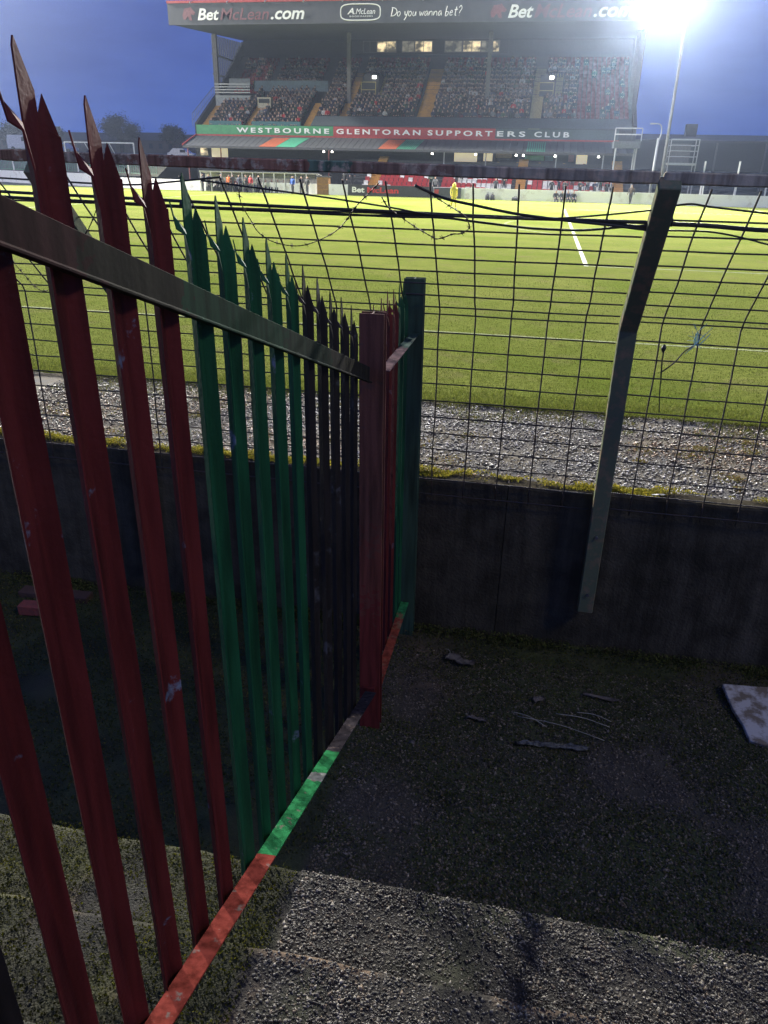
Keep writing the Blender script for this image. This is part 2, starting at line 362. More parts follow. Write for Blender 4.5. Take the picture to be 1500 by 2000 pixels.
marking('penalty_area_line', [(1.6, 26.46), (18, 26.46)], 0.12, M['line_faint'])
marking('penalty_area_line', [(1.6, 66.14), (18, 66.14)], 0.12, M['line_white'])
marking('goal_line', [(18, 14.3), (18, 78.2)], 0.12, M['line_white'])
marking('penalty_arc', [(7 - 9.15 * math.cos(a), 46.3 + 9.15 * math.sin(a)) for a in np.linspace(-0.92, 0.92, 24)], 0.14, M['line_faint'])
marking('halfway_line', [(-32, 14.4), (-32, 78.1)], 0.12, M['line_white'])

M['gravel_base'] = mat('gravel_bed', (0.075, 0.07, 0.065), 0.95, col2=(0.11, 0.085, 0.045), scale=1.6, bump=0.8, bscale=25)
gx = np.arange(-12, 12.01, 0.12); gy = np.arange(4.42, 10.2, 0.12)
GX, GY = np.meshgrid(gx, gy, indexing='ij'); GZ = -0.012 + 0.03 * (vnoise(GX * 1.1, GY * 1.1) - 0.5)
V = np.stack([GX, GY, GZ], -1).reshape(-1, 3); nx, ny = len(gx), len(gy)
F = [(i * ny + j, (i + 1) * ny + j, (i + 1) * ny + j + 1, i * ny + j + 1) for i in range(nx - 1) for j in range(ny - 1)]
tag(link('gravel_track', np_mesh('gravel_track', V, F, smooth=True), M['gravel_base']), kind='structure')

# stones as joined geometry: nobody could count them
_ico_v = None
def icosahedron():
    bm = bmesh.new(); bmesh.ops.create_icosphere(bm, subdivisions=1, radius=1.0)
    v = np.array([p.co[:] for p in bm.verts]); f = np.array([[q.index for q in p.verts] for p in bm.faces]); bm.free(); return v, f
ICO = (np.array([[1, 0, 0], [-1, 0, 0], [0, 1, 0], [0, -1, 0], [0, 0, 1], [0, 0, -1]], float), np.array([[0, 2, 4], [2, 1, 4], [1, 3, 4], [3, 0, 4], [2, 0, 5], [1, 2, 5], [3, 1, 5], [0, 3, 5]]))
def rand_rot(n):
    q = rng.normal(size=(n, 4)); q /= np.linalg.norm(q, axis=1, keepdims=True); a, b, c, d = q.T
    return np.stack([np.stack([1 - 2 * (c * c + d * d), 2 * (b * c - a * d), 2 * (b * d + a * c)], -1),
                     np.stack([2 * (b * c + a * d), 1 - 2 * (b * b + d * d), 2 * (c * d - a * b)], -1),
                     np.stack([2 * (b * d - a * c), 2 * (c * d + a * b), 1 - 2 * (b * b + c * c)], -1)], 1)
def stones(name, P, size, col, m, flat=0.55, parent=None):
    n = len(P); bv, bf = ICO
    j = 1.0 + 0.6 * (rng.random((n, len(bv), 1)) - 0.5)
    sh = np.stack([rng.uniform(0.75, 1.35, n), rng.uniform(0.6, 1.0, n), rng.uniform(flat * 0.7, flat * 1.2, n)], -1)
    v = bv[None] * j * sh[:, None, :] * size[:, None, None]
    yaw = rng.uniform(0, 6.283, n); ti = rng.normal(0, 0.35, n); tj = rng.normal(0, 0.35, n)
    cz, sz = np.cos(yaw), np.sin(yaw); cx, sx = np.cos(ti), np.sin(ti); cy, sy = np.cos(tj), np.sin(tj)
    x, y, z = v[..., 0], v[..., 1], v[..., 2]
    y, z = y * cx[:, None] - z * sx[:, None], y * sx[:, None] + z * cx[:, None]
    x, z = x * cy[:, None] + z * sy[:, None], -x * sy[:, None] + z * cy[:, None]
    x, y = x * cz[:, None] - y * sz[:, None], x * sz[:, None] + y * cz[:, None]
    v = np.stack([x, y, z], -1) + P[:, None, :]
    f = bf[None] + (np.arange(n) * len(bv))[:, None, None]
    c = np.repeat(col, len(bv), 0)
    return link(name, np_mesh(name, v.reshape(-1, 3), f.reshape(-1, 3), c), m, parent)
def stone_cols(n, base, spread=0.35):
    k = base[rng.integers(0, len(base), n)] * (1 + spread * rng.normal(size=(n, 1))).clip(0.35, 2.2)
    return k.clip(0.004, 0.8)
# gravel of the track: denser and larger near the fence, where it shows
n = 85000
P = np.stack([rng.uniform(-6.5, 3.9, n), 4.45 + 5.25 * rng.random(n) ** 0.9, np.zeros(n)], -1)
keep = rng.random(n) < np.clip(1.35 - 0.9 * vnoise(P[:, 0] * 0.9, P[:, 1] * 0.9, 4.0), 0.25, 1.0) * np.clip((9.75 - P[:, 1]) / 0.5, 0.05, 1)
P = P[keep]; n = len(P); P[:, 2] = rng.uniform(-0.004, 0.012, n)
c = stone_cols(n, np.array([[0.14, 0.127, 0.115], [0.24, 0.215, 0.19], [0.055, 0.05, 0.045], [0.45, 0.41, 0.37], [0.08, 0.07, 0.06]]))
pat = np.clip((vnoise(P[:, 0] * 0.8, P[:, 1] * 1.3, 11.0, 4) - 0.48) * 6, 0, 1)[:, None]; c = 0.82 * c * (1 - pat * np.array([0.15, 0.42, 0.66])) * (0.55 + 0.75 * vnoise(P[:, 0] * 2.2, P[:, 1] * 3.0, 12.0, 4)[:, None])
tag(stones('gravel', P, 0.006 + 0.020 * rng.random(n) ** 2.2, c, M['stone']), 'grey wet gravel spread between the perimeter wall and the pitch', 'gravel', kind='stuff')

# grass blades along the near side of the pitch
def blades(name, P, h, wid, col, m, lean=0.5):
    n = len(P); a = rng.uniform(0, 6.283, n); d = np.stack([np.cos(a), np.sin(a), np.zeros(n)], -1)
    l = np.stack([rng.normal(0, lean, n), rng.normal(0, lean, n), np.ones(n)], -1); l /= np.linalg.norm(l, axis=1, keepdims=True)
    v = np.stack([P - d * wid[:, None] / 2, P + d * wid[:, None] / 2, P + l * h[:, None]], 1)
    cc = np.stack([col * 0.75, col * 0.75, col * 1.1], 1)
    return link(name, np_mesh(name, v.reshape(-1, 3), np.arange(3 * n).reshape(-1, 3), cc.reshape(-1, 3)), m)
n = 170000
yy = 9.62 + 14.0 * rng.random(n) ** 1.7
P = np.stack([rng.uniform(-1, 1, n) * (1.6 + 0.52 * yy) - 0.22 * yy, yy, np.full(n, 0.018)], -1)
P = P[(vnoise(P[:, 0] * 3, P[:, 1] * 3, 1.5) + 0.25 * rng.random(n)) > 0.42]; n = len(P)
h = rng.uniform(0.018, 0.042, n) * np.where(P[:, 1] < 10.3, 1.7, 1.0)
pal = np.array([[0.13, 0.16, 0.024], [0.16, 0.185, 0.03], [0.105, 0.13, 0.02], [0.18, 0.19, 0.045]])
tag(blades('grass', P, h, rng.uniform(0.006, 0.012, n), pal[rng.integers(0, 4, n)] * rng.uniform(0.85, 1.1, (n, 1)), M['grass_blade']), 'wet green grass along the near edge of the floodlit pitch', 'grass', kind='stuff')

n = 16000
yy = 9.75 - 0.9 * rng.random(n) ** 1.8; P = np.stack([rng.uniform(-6.5, 3.9, n), yy, np.full(n, 0.0)], -1)
P = P[vnoise(P[:, 0] * 2.4, P[:, 1] * 2.0, 31.0, 4) - 0.22 * (9.75 - P[:, 1]) > 0.42]; n = len(P)
pv = np.array([[0.10, 0.12, 0.02], [0.14, 0.14, 0.03], [0.07, 0.085, 0.018], [0.16, 0.13, 0.05]])
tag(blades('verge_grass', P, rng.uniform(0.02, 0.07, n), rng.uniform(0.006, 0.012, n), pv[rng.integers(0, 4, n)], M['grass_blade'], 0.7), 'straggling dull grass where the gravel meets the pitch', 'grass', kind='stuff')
n = 9000; cx = rng.uniform(-6, 3.5, 70); cy = 4.5 + 4.6 * rng.random(70); ci = rng.integers(0, 70, n); sp = rng.uniform(0.03, 0.14, 70)
P = np.stack([cx[ci] + rng.normal(0, 1, n) * sp[ci], (cy[ci] + rng.normal(0, 1, n) * sp[ci]).clip(4.46, 9.6), 0.03 * rng.random(n)], -1)
q = np.array([[-0.5, 0, 0], [0, -0.32, 0], [0.5, 0, 0.06], [0, 0.32, 0]]); Rm = rand_rot(n); vv = np.einsum('nij,kj->nki', Rm, q) * rng.uniform(0.012, 0.03, n)[:, None, None] + P[:, None, :]
pv = np.array([[0.17, 0.14, 0.04], [0.12, 0.12, 0.025], [0.20, 0.13, 0.05]])
tag(link('gravel_weeds', np_mesh('gravel_weeds', vv.reshape(-1, 3), np.arange(4 * n).reshape(-1, 4), np.repeat(pv[rng.integers(0, 3, n)], 4, 0)), M['leaf']), 'low yellowed weeds scattered through the gravel', 'weeds', kind='stuff')
# ------------------------------------------------------------------ terrace steps under the camera
STEP_Y, STEP_D, STEP_H = 2.13, 0.47, 0.16
prof = [(4.45, 0.0)]
y = 4.45
while y > STEP_Y + 0.03: y -= 0.03; prof.append((y, 0.0))
for k in range(1, 9):
    e = STEP_Y - STEP_D * (k - 1)
    for t in np.linspace(0, 1, 7): prof.append((e + 0.012 * (1 - t), STEP_H * (k - 1 + t)))
    for t in np.linspace(0.04, 1, 17): prof.append((e - (STEP_D - 0.012) * t, STEP_H * k))
prof = np.array(prof)
tx = np.arange(-4.2, 3.6, 0.028)
TX, TP = np.meshgrid(tx, np.arange(len(prof)), indexing='ij')
TY = prof[TP, 0]; TZ = prof[TP, 1]
def terrace_bump(x, y, z):
    big = 0.030 * (vnoise(x * 1.3, y * 1.3, z * 3) - 0.5)
    mid = 0.020 * (vnoise(x * 9, y * 9, z * 9, 4) - 0.5)
    return big + mid
TZ = TZ + terrace_bump(TX, TY, TZ)
TY = TY + np.where(TY < 2.2, 0.045 * (vnoise(TX * 4, TY * 2, TZ * 4, 4) - 0.5), 0)
V = np.stack([TX, TY, TZ], -1).reshape(-1, 3); nx, ny = TX.shape
I = np.arange(nx * ny).reshape(nx, ny)
F = np.stack([I[:-1, :-1], I[1:, :-1], I[1:, 1:], I[:-1, 1:]], -1).reshape(-1, 4)[:, ::-1]
x, y, z = V.T
moss = np.clip((vnoise(x * 2.2, y * 2.2, 2.0, 4) - 0.42) * 5 + np.where(x < -0.78, 0.9, 0) + np.where(y > 2.2, 0.25, -0.35), 0, 1)
sand = np.clip((vnoise(x * 2.3, y * 2.3, 7.0, 4) - 0.58) * 6, 0, 1) * np.clip((vnoise(x * 16, y * 16, 2.0, 4) - 0.42) * 5, 0, 1) * np.where((y < 2.0) | ((y > 2.9) & (x < -0.2)), 0.9, 0)
edge_d = np.min(np.abs(y[:, None] - (STEP_Y - STEP_D * np.arange(1, 8))[None]) , 1)
sand = np.maximum(sand, np.clip(1.25 - edge_d / 0.03, 0, 1) * np.clip((vnoise(x * 5, y * 1.5, 4.0, 4) - 0.40) * 5, 0, 1) * (y < 1.9))
dk = np.array([0.050, 0.041, 0.026]) * (0.6 + 0.8 * vnoise(x * 14, y * 14, z * 14)[:, None])
tone = np.array([0.017, 0.0145, 0.0115]) * (0.4 + 1.2 * vnoise(x * 14, y * 14, z * 14)[:, None]) * (0.5 + vnoise(x * 2.6, y * 2.6, 21.0, 4)[:, None])  # base colour of the step concrete
base = np.where((y > 2.15)[:, None], dk, tone)
c = base * (1 - sand[:, None]) + np.array([0.13, 0.088, 0.055]) * sand[:, None]
mc = np.where(((x < -0.78) & (y < 2.2))[:, None], np.array([0.030, 0.032, 0.006]), np.array([0.036, 0.044, 0.012])) * (0.25 + 1.3 * vnoise(x * 5, y * 5, 41.0, 3)[:, None]) * (0.5 + vnoise(x * 20, y * 20, 3.0)[:, None])
c = c * (1 - 0.85 * moss[:, None]) + mc * 0.85 * moss[:, None]
M['terrace'] = mat_attr('terrace_concrete', 0.85, 0.35)
tnt = M['terrace'].node_tree; tb = tnt.nodes['Principled BSDF']
tn = tnt.nodes.new('ShaderNodeTexNoise'); tn.inputs['Scale'].default_value = 120; tn.inputs['Detail'].default_value = 4; tg = tnt.nodes.new('ShaderNodeNewGeometry'); tnt.links.new(tg.outputs[0], tn.inputs[0])
tp = tnt.nodes.new('ShaderNodeBump'); tp.inputs['Strength'].default_value = 0.9; tp.inputs['Distance'].default_value = 0.008; tnt.links.new(tn.outputs[0], tp.inputs['Height']); tnt.links.new(tp.outputs[0], tb.inputs['Normal'])
tag(link('terrace', np_mesh('terrace', V, F, c, smooth=True), M['terrace']), kind='structure')
def terrace_z(x, y):
    k = np.clip(np.floor((STEP_Y - y) / STEP_D) + 1, 0, 8)
    return k * STEP_H + terrace_bump(x, y, k * STEP_H)

# exposed aggregate of the steps
n = 120000
P = np.stack([rng.uniform(-0.72, 1.9, n), rng.uniform(0.55, 2.16, n), np.zeros(n)], -1)
keep = vnoise(P[:, 0] * 3.1, P[:, 1] * 3.1, 7.0, 4) + 0.5 * rng.random(n) < 0.95
P = P[keep]; n = len(P); P[:, 2] = terrace_z(P[:, 0], P[:, 1]) + rng.uniform(-0.004, 0.002, n)
pal = np.array([[0.042, 0.037, 0.031], [0.062, 0.055, 0.045], [0.022, 0.020, 0.017], [0.125, 0.112, 0.092], [0.060, 0.044, 0.030]])
tag(stones('aggregate', P, 0.0028 + 0.0075 * rng.random(n) ** 2, stone_cols(n, pal, 0.7) * (0.35 + 1.2 * vnoise(P[:, 0] * 2.6, P[:, 1] * 2.6, 21.0, 4)[:, None]), M['stone'], 0.6), 'dark pebble aggregate standing proud of the worn terrace steps', 'aggregate', kind='stuff')
n = 60000
P = np.stack([rng.uniform(-0.75, 2.2, n), 2.16 + 1.9 * rng.random(n) ** 1.25, np.zeros(n)], -1)
P[:, 2] = terrace_z(P[:, 0], P[:, 1]) + rng.uniform(-0.003, 0.003, n)
pal2 = np.array([[0.085, 0.066, 0.042], [0.12, 0.088, 0.054], [0.048, 0.039, 0.027], [0.17, 0.135, 0.092]])
tag(stones('grit', P, 0.003 + 0.008 * rng.random(n) ** 2, stone_cols(n, pal2), M['stone'], 0.55), 'dark grit and small stones on the flat ground below the steps', 'grit', kind='stuff')

# moss, weeds and dead straw on the flat ground and the left-hand steps
def leaves(name, P, size, col, m, parent=None):
    n = len(P); R = rand_rot(n)
    q = np.array([[-0.5, 0, 0], [0, -0.32, 0], [0.5, 0, 0.06], [0, 0.32, 0]])
    v = np.einsum('nij,kj->nki', R, q) * size[:, None, None] + P[:, None, :]
    return link(name, np_mesh(name, v.reshape(-1, 3), np.arange(4 * n).reshape(-1, 4), np.repeat(col, 4, 0)), m, parent)
n = 90000
P = np.stack([rng.uniform(-4.0, 2.4, n), 2.2 + 2.1 * rng.random(n), np.zeros(n)], -1)
den = vnoise(P[:, 0] * 2.2, P[:, 1] * 2.2, 2.0, 4) + 0.14 * (P[:, 1] - 3.0) + 0.10 * rng.random(n)
P = P[den > 0.47]; n = len(P)
P[:, 2] = terrace_z(P[:, 0], P[:, 1]) + 0.026 * rng.random(n) * (0.5 + 1.4 * np.clip((P[:, 1] - 3.7) * 2, 0, 1))
pal = np.array([[0.075, 0.090, 0.020], [0.105, 0.112, 0.028], [0.055, 0.064, 0.016], [0.12, 0.095, 0.038]])
tag(leaves('ground_moss', P, rng.uniform(0.007, 0.018, n), pal[rng.integers(0, 4, n)] * rng.uniform(0.6, 1.3, (n, 1)), M['leaf']), 'dark green moss and tiny weeds over the ground at the foot of the wall', 'moss', kind='stuff')
n = 46000
P = np.stack([rng.uniform(-3.0, -0.74, n), rng.uniform(0.4, 2.16, n), np.zeros(n)], -1)
den = vnoise(P[:, 0] * 2.2, P[:, 1] * 2.2, 2.0, 4) + 0.12 * rng.random(n)
P = P[den > 0.42]; n = len(P); P[:, 2] = terrace_z(P[:, 0], P[:, 1]) + 0.04 * rng.random(n) * np.clip((vnoise(P[:, 0] * 7, P[:, 1] * 7, 43.0, 3) - 0.35) * 3, 0.1, 1)
pal = np.array([[0.085, 0.088, 0.007], [0.06, 0.066, 0.007], [0.13, 0.125, 0.010], [0.03, 0.035, 0.006]])
tag(leaves('step_moss', P, rng.uniform(0.006, 0.014, n), pal[rng.integers(0, 4, n)] * (rng.uniform(0.6, 1.3, (n, 1)) * np.clip(2.6 * vnoise(P[:, 0] * 2.1, P[:, 1] * 3.0, 47.0, 4)[:, None] - 0.65, 0.12, 1.4)), M['leaf']), 'yellow green moss on the steps left of the palisade fence', 'moss', kind='stuff')

# ------------------------------------------------------------------ perimeter wall
WALL_F, WALL_B, WALL_T = 4.31, 4.43, 1.09
wall = tag(empty('perimeter_wall', (0, WALL_F, 0)), 'low black concrete wall with mossy top between terrace and gravel', 'wall')
for k in range(-4, 4):
    x0, x1 = -0.05 + 2.9 * k, -0.05 + 2.9 * (k + 1)
    xs_ = np.linspace(x0 + 0.003, x1 - 0.003, 60); zs_ = np.array([-0.1, 0.2, 0.45, 0.7, 0.9, 1.02, WALL_T - 0.012, WALL_T])
    dz = 0.018 * (vnoise(xs_ * 5, xs_ * 0 + k, octaves=4) - 0.5)
    m_ = MB(); off = k * 0.0023
    fr = [[(x - 0, off + (0.012 if j == 7 else 0) + 0.010 * (float(vnoise([x * 4], [zz * 4])[0]) - 0.5), zz + (dz[i] if j >= 6 else 0)) for j, zz in enumerate(zs_)] for i, x in enumerate(xs_)]
    bk = [[(x, WALL_B - WALL_F + off, zz + (dz[i] if j >= 6 else 0)) for j, zz in enumerate(zs_)] for i, x in enumerate(xs_)]
    v = [p for col_ in fr for p in col_] + [p for col_ in bk for p in col_]; nz_ = len(zs_); N = len(xs_) * nz_
    f = []
    for i in range(len(xs_) - 1):
        for j in range(nz_ - 1):
            a = i * nz_ + j; f.append((a, a + nz_, a + nz_ + 1, a + 1)); f.append((N + a, N + a + 1, N + a + nz_ + 1, N + a + nz_))
        a = i * nz_ + nz_ - 1; f.append((a, a + nz_, N + a + nz_, N + a))
    for i in (0, len(xs_) - 1):
        for j in range(nz_ - 1): a = i * nz_ + j; f.append((a, a + 1, N + a + 1, N + a))
    m_.add(v, f); m_.build('wall_panel', M['wall_dark'], wall)
n = 42000
P = np.stack([rng.uniform(-4.5, 2.6, n), rng.normal(WALL_F + 0.085, 0.030, n).clip(WALL_F + 0.02, WALL_B + 0.02), np.zeros(n)], -1)
dn = vnoise(P[:, 0] * 3.0, P[:, 1] * 6, 5.0, 4)
P = P[dn + 0.1 * rng.random(n) > 0.47 + 0.10 * np.clip(P[:, 0] - 0.2, 0, 1)]; n = len(P)
P[:, 2] = WALL_T + 0.004 + 0.036 * rng.random(n) * np.clip((vnoise(P[:, 0] * 9, P[:, 1] * 9, 1.0) - 0.3) * 3, 0.15, 1)
pal = np.array([[0.36, 0.31, 0.03], [0.26, 0.25, 0.03], [0.42, 0.34, 0.05], [0.16, 0.16, 0.02]])
o = leaves('moss', P - np.array([0, WALL_F, 0]), rng.uniform(0.007, 0.016, n), pal[rng.integers(0, 4, n)] * rng.uniform(0.6, 1.2, (n, 1)), M['leaf'], wall); tag(o, kind='stuff')
for k in range(-3, 4): MB().box(-0.05 + 2.9 * k - 0.012, -0.05 + 2.9 * k + 0.012, 0.035, 0.10, 0.0, WALL_T - 0.02).build('joint_filler', M['wall_dark'], wall)
# weeds rooted at the foot of the wall
n = 9000
cx = rng.uniform(-3.8, 2.2, 60); ci = rng.integers(0, 60, n)
P = np.stack([cx[ci] + rng.normal(0, 0.07, n), 4.29 - np.abs(rng.normal(0, 0.05, n)), np.zeros(n)], -1)
P[:, 2] = terrace_z(P[:, 0], P[:, 1]) + 0.05 * rng.random(n) ** 1.5
pal = np.array([[0.085, 0.10, 0.025], [0.06, 0.075, 0.02], [0.11, 0.11, 0.04]])
tag(leaves('weeds', P, rng.uniform(0.010, 0.024, n), pal[rng.integers(0, 3, n)] * rng.uniform(0.6, 1.3, (n, 1)), M['leaf']), 'small weeds rooted along the foot of the black wall', 'weeds', kind='stuff')

# ------------------------------------------------------------------ cranked mesh fence on the wall
MESH_Y, BEND_Z, CRANK = 4.285, 2.12, RAD(44)
def crank(x, t, off=0.0):
    """point on the overhanging upper part: t metres above the bend, off metres towards the terrace"""
    return Vector((x, MESH_Y - t * math.sin(CRANK) - off * math.cos(CRANK), BEND_Z + t * math.cos(CRANK) - off * math.sin(CRANK)))
fence = tag(empty('mesh_fence', (0, 0, 0)), 'black wire mesh fence on the wall, its top cranked towards the terrace', 'fence')
def wob(a, amp, f=1.0): return amp * (float(vnoise([a * f], [a * 0.37 + 2.0], 3.3)[0]) - 0.5)
for k in range(-21, 12):
    x = -0.523 + 0.2 * k
    pts = []
    for z in np.arange(0.985, BEND_Z - 0.01, 0.07): pts.append((x + wob(z * 3 + k * 7.1, 0.016), MESH_Y + wob(z * 2 + k * 3.3, 0.012), z))
    pts.append((x, MESH_Y - 0.003, BEND_Z - 0.012))
    bent = crank(x, 0.02); pts.append(tuple(bent))
    for t in np.arange(0.09, 0.945, 0.07): p = crank(x + wob(t * 3 + k * 5.7, 0.020), t, wob(t * 2.5 + k, 0.015)); pts.append(tuple(p))
    MB().tube(pts, 0.0048, 5).build('vertical_wire', M['black_wire'], fence, smooth=True)
def hwire(fn, x0, x1, seed):
    xs_ = np.arange(x0, x1 + 1e-6, 0.1)
    pts = [tuple(Vector(fn(x)) + Vector((0, wob(x * 2 + seed, 0.010), wob(x * 1.7 + seed * 3, 0.012)))) for x in xs_]
    MB().tube(pts, 0.0043, 5).build('horizontal_wire', M['black_wire'], fence, smooth=True)
for side, (x0, x1, dz) in enumerate(((-4.75, 0.52, 0.0), (0.50, 1.75, 0.018))):
    for i in range(12):
        z = 1.0 + 0.1 * i + dz
        if z < BEND_Z + 0.01: hwire(lambda x, z=z: (x, MESH_Y - 0.007, z), x0, x1, i * 1.7 + side * 31)
    for i in range(1, 9):
        hwire(lambda x, i=i: crank(x, 0.1 * i - 0.06 + dz * 0.8, 0.007), x0, x1, 20 + i * 2.3 + side * 17)
for px in (-5.4, -2.45, 0.50, 3.45):
    hw, dp = 0.046, 0.05
    Y = MESH_Y - 0.03
    path = [(Y, 0.32), (Y, BEND_Z - 0.03)] ; top = crank(0, 0.99)
    off = 0.03
    A = [(Y + 0.022, 0.32), (Y + 0.022, BEND_Z - 0.01), (top.y + 0.012, top.z + 0.004), (top.y - 0.036, top.z - 0.044), (Y - 0.045, BEND_Z - 0.045), (Y - 0.045, 0.32)]
    m_ = MB().prism(A, px - hw, px + hw, 'x')
    p = m_.build('post', M['post_green'], fence, bevel=0.004)
    for bz in (0.45, 0.85): MB().tube([(px, Y - 0.043, bz), (px, Y - 0.056, bz)], 0.010, 6).build('bolt', M['steel_dark'], p)
M['rail_rust'] = mat_bands('top_rail_flaking_paint', 0, [(-9, (0.34, 0.17, 0.10)), (-2.28, (0.30, 0.20, 0.13)), (-1.9, (0.36, 0.18, 0.11)), (-1.02, (0.17, 0.24, 0.15)), (-0.83, (0.36, 0.23, 0.15)), (-0.35, (0.42, 0.36, 0.25)), (0.5, (0.50, 0.43, 0.30))], 0.95, 0.1, wear=(0.55, 0.43, 0.28), wear_hi=0.56, scale=16, bump=0.6, jitter=0.1)
rp_ = []
for side, (x0, x1) in enumerate(((-5.0, 0.455), (0.475, 3.6))):
    v = []; f = []; xs_ = np.arange(x0, x1 + 0.01, 0.07)
    for i, x in enumerate(xs_):
        b = crank(x, 0.965) + Vector((0, 0, 0.026)); dz = -0.010 * (x + 0.6) + wob(x * 1.5, 0.012); s_ = 0.025 + wob(x * 9, 0.006) + wob(x * 31, 0.004)
        for (dy, dd) in ((-s_, -s_), (s_, -s_), (s_, s_ * 0.9), (-s_, s_)): v.append((x, b.y + dy * 0.8, b.z + dz + dd))
        if i:
            a = 4 * (i - 1)
            f += [(a + j, a + (j + 1) % 4, a + 4 + (j + 1) % 4, a + 4 + j) for j in range(4)]
    f += [(3, 2, 1, 0), tuple(4 * (len(xs_) - 1) + j for j in range(4))]
    MB().add(v, f).build('top_rail', M['rail_rust'], fence, bevel=0.006)

# cables strung along the crank, and loops of barbed wire
def cable(pts, r, label, off=0.012, name='cable'):
    P = [crank(x, t, off) for x, t in pts]
    o = MB().tube(smooth_path(P, 6), r, 6).build(name, M['cable'], smooth=True)
    return tag(o, label, 'cable', 'black cables along the fence')
cable([(-3.9, 0.90), (-2.924, 0.816), (-2.022, 0.788), (-1.228, 0.766), (-0.741, 0.757), (-0.332, 0.747), (0.277, 0.743), (0.47, 0.740)], 0.0085, 'thick black cable, topmost of the bundle strung left of the cranked post')
cable([(-3.9, 0.86), (-2.94, 0.795), (-1.922, 0.765), (-1.232, 0.749), (-0.728, 0.738), (-0.479, 0.742), (-0.332, 0.725), (-0.127, 0.700), (-0.004, 0.691), (0.181, 0.693), (0.353, 0.722), (0.47, 0.738)], 0.006, 'black cable sagging below the bundle left of the cranked post', 0.024)
cable([(-3.9, 0.83), (-2.952, 0.777), (-1.93, 0.747), (-1.235, 0.736), (-0.903, 0.730), (-0.479, 0.744), (-0.129, 0.742), (0.072, 0.743), (0.277, 0.735), (0.474, 0.716)], 0.006, 'thin black cable, lowest of the bundle at the left end', 0.016)
cable([(0.53, 0.738), (0.701, 0.735), (0.898, 0.721), (1.032, 0.717), (1.9, 0.69)], 0.011, 'thick black cable right of the cranked post')
cable([(0.53, 0.712), (0.707, 0.714), (0.815, 0.698), (0.92, 0.67), (1.034, 0.637), (1.5, 0.53)], 0.0045, 'thin black cable drooping right of the cranked post', 0.026)
cable([(0.53, 0.842), (0.613, 0.859), (0.704, 0.845), (0.935, 0.819), (1.2, 0.80), (1.9, 0.78)], 0.005, 'thin black cable just under the rail right of the cranked post')
cable([(-1.507, 0.940), (-1.783, 0.901), (-2.007, 0.877), (-2.416, 0.887), (-3.2, 0.92), (-3.9, 0.94)], 0.005, 'thin black cable looping under the rail at the left')
cable([(-1.60, 0.935), (-1.103, 0.866), (-0.735, 0.807), (-0.53, 0.766), (-0.332, 0.760), (-0.009, 0.762), (0.262, 0.799), (0.471, 0.838)], 0.0045, 'thin black cable dipping to the bundle and rising to the post', 0.03)
cable([(-0.582, 0.944), (-0.458, 0.875), (-0.323, 0.838), (-0.131, 0.793), (0.071, 0.764), (0.277, 0.743), (0.476, 0.718)], 0.007, 'black cable slanting down from the rail to the cranked post', 0.034)
clip = crank(-1.74, 0.775, 0.03)
tag(MB().tube([clip + Vector((-0.028, 0, 0.003)), clip + Vector((0.028, 0, -0.003))], 0.014, 8).build('cable_joint', M['cable'], smooth=True), 'small black taped joint on the cable bundle behind the green pale', 'cable joint')
clip2 = crank(0.552, 0.775, 0.02)
tag(MB().tube([clip2 + Vector((0, 0, -0.030)), clip2, clip2 + Vector((0, 0, 0.012))], [0.010, 0.008, 0.004], 8).build('cable_cleat', M['cable'], smooth=True), 'small black cleat on the thick cable beside the cranked post', 'cable cleat')

def barbed(pts, label, step=0.075, off=0.03):
    P = smooth_path([crank(x, t, off + o2) for x, t, o2 in pts], 10)
    root = tag(empty('barbed_wire', P[0]), label, 'barbed wire', 'barbed wire loops on the fence')
    o = root.location
    Q = [p - o for p in P]; s1 = []; s2 = []; L_ = 0.0; acc = step * 0.5; spots = []
    for i, p in enumerate(Q):
        if i: d = (Q[i] - Q[i - 1]).length; L_ += d; acc += d
        ph = L_ * 160; ofs = Vector((0.0016 * math.cos(ph), 0, 0.0016 * math.sin(ph))); s1.append(p + ofs); s2.append(p - ofs)
        if acc > step: acc = 0.0; spots.append(i)
    MB().tube(s1, 0.0017, 5).tube(s2, 0.0017, 5).build('twisted_strand', M['barb'], root, smooth=True)
    for i in spots:
        t = (Q[min(i + 1, len(Q) - 1)] - Q[max(0, i - 1)]).normalized(); m_ = MB()
        for q in range(2):
            a = random.uniform(0, 3.14); n1 = t.orthogonal().normalized(); n2 = t.cross(n1); d = (math.cos(a) * n1 + math.sin(a) * n2)
            c0 = Q[i] + t * (0.003 * (q - 0.5) * 2)
            m_.tube([c0 - d * 0.015 + t * 0.006, c0, c0 + d * 0.015 - t * 0.005], [0.0006, 0.0018, 0.0006], 4)
            m_.tube([c0 + t * 0.0035 * math.cos(b) * 0 + 0.0042 * (math.cos(b) * n1 + math.sin(b) * n2) + t * (0.001 * b - 0.003) for b in np.linspace(0, 6.3, 7)], 0.0015, 4)
        m_.build('barb', M['barb'], root)
    return root
barbed([(-1.43, 0.887, 0), (-1.439, 0.81, 0.01), (-1.418, 0.704, 0.02), (-1.395, 0.635, 0.03), (-1.336, 0.573, 0.03), (-1.233, 0.549, 0.03), (-1.13, 0.577, 0.03), (-1.005, 0.647, 0.02), (-0.928, 0.733, 0.02), (-0.87, 0.813, 0.01), (-0.80, 0.885, 0), (-0.743, 0.95, 0)], 'barbed wire hanging in a wide shallow loop left of the green post')
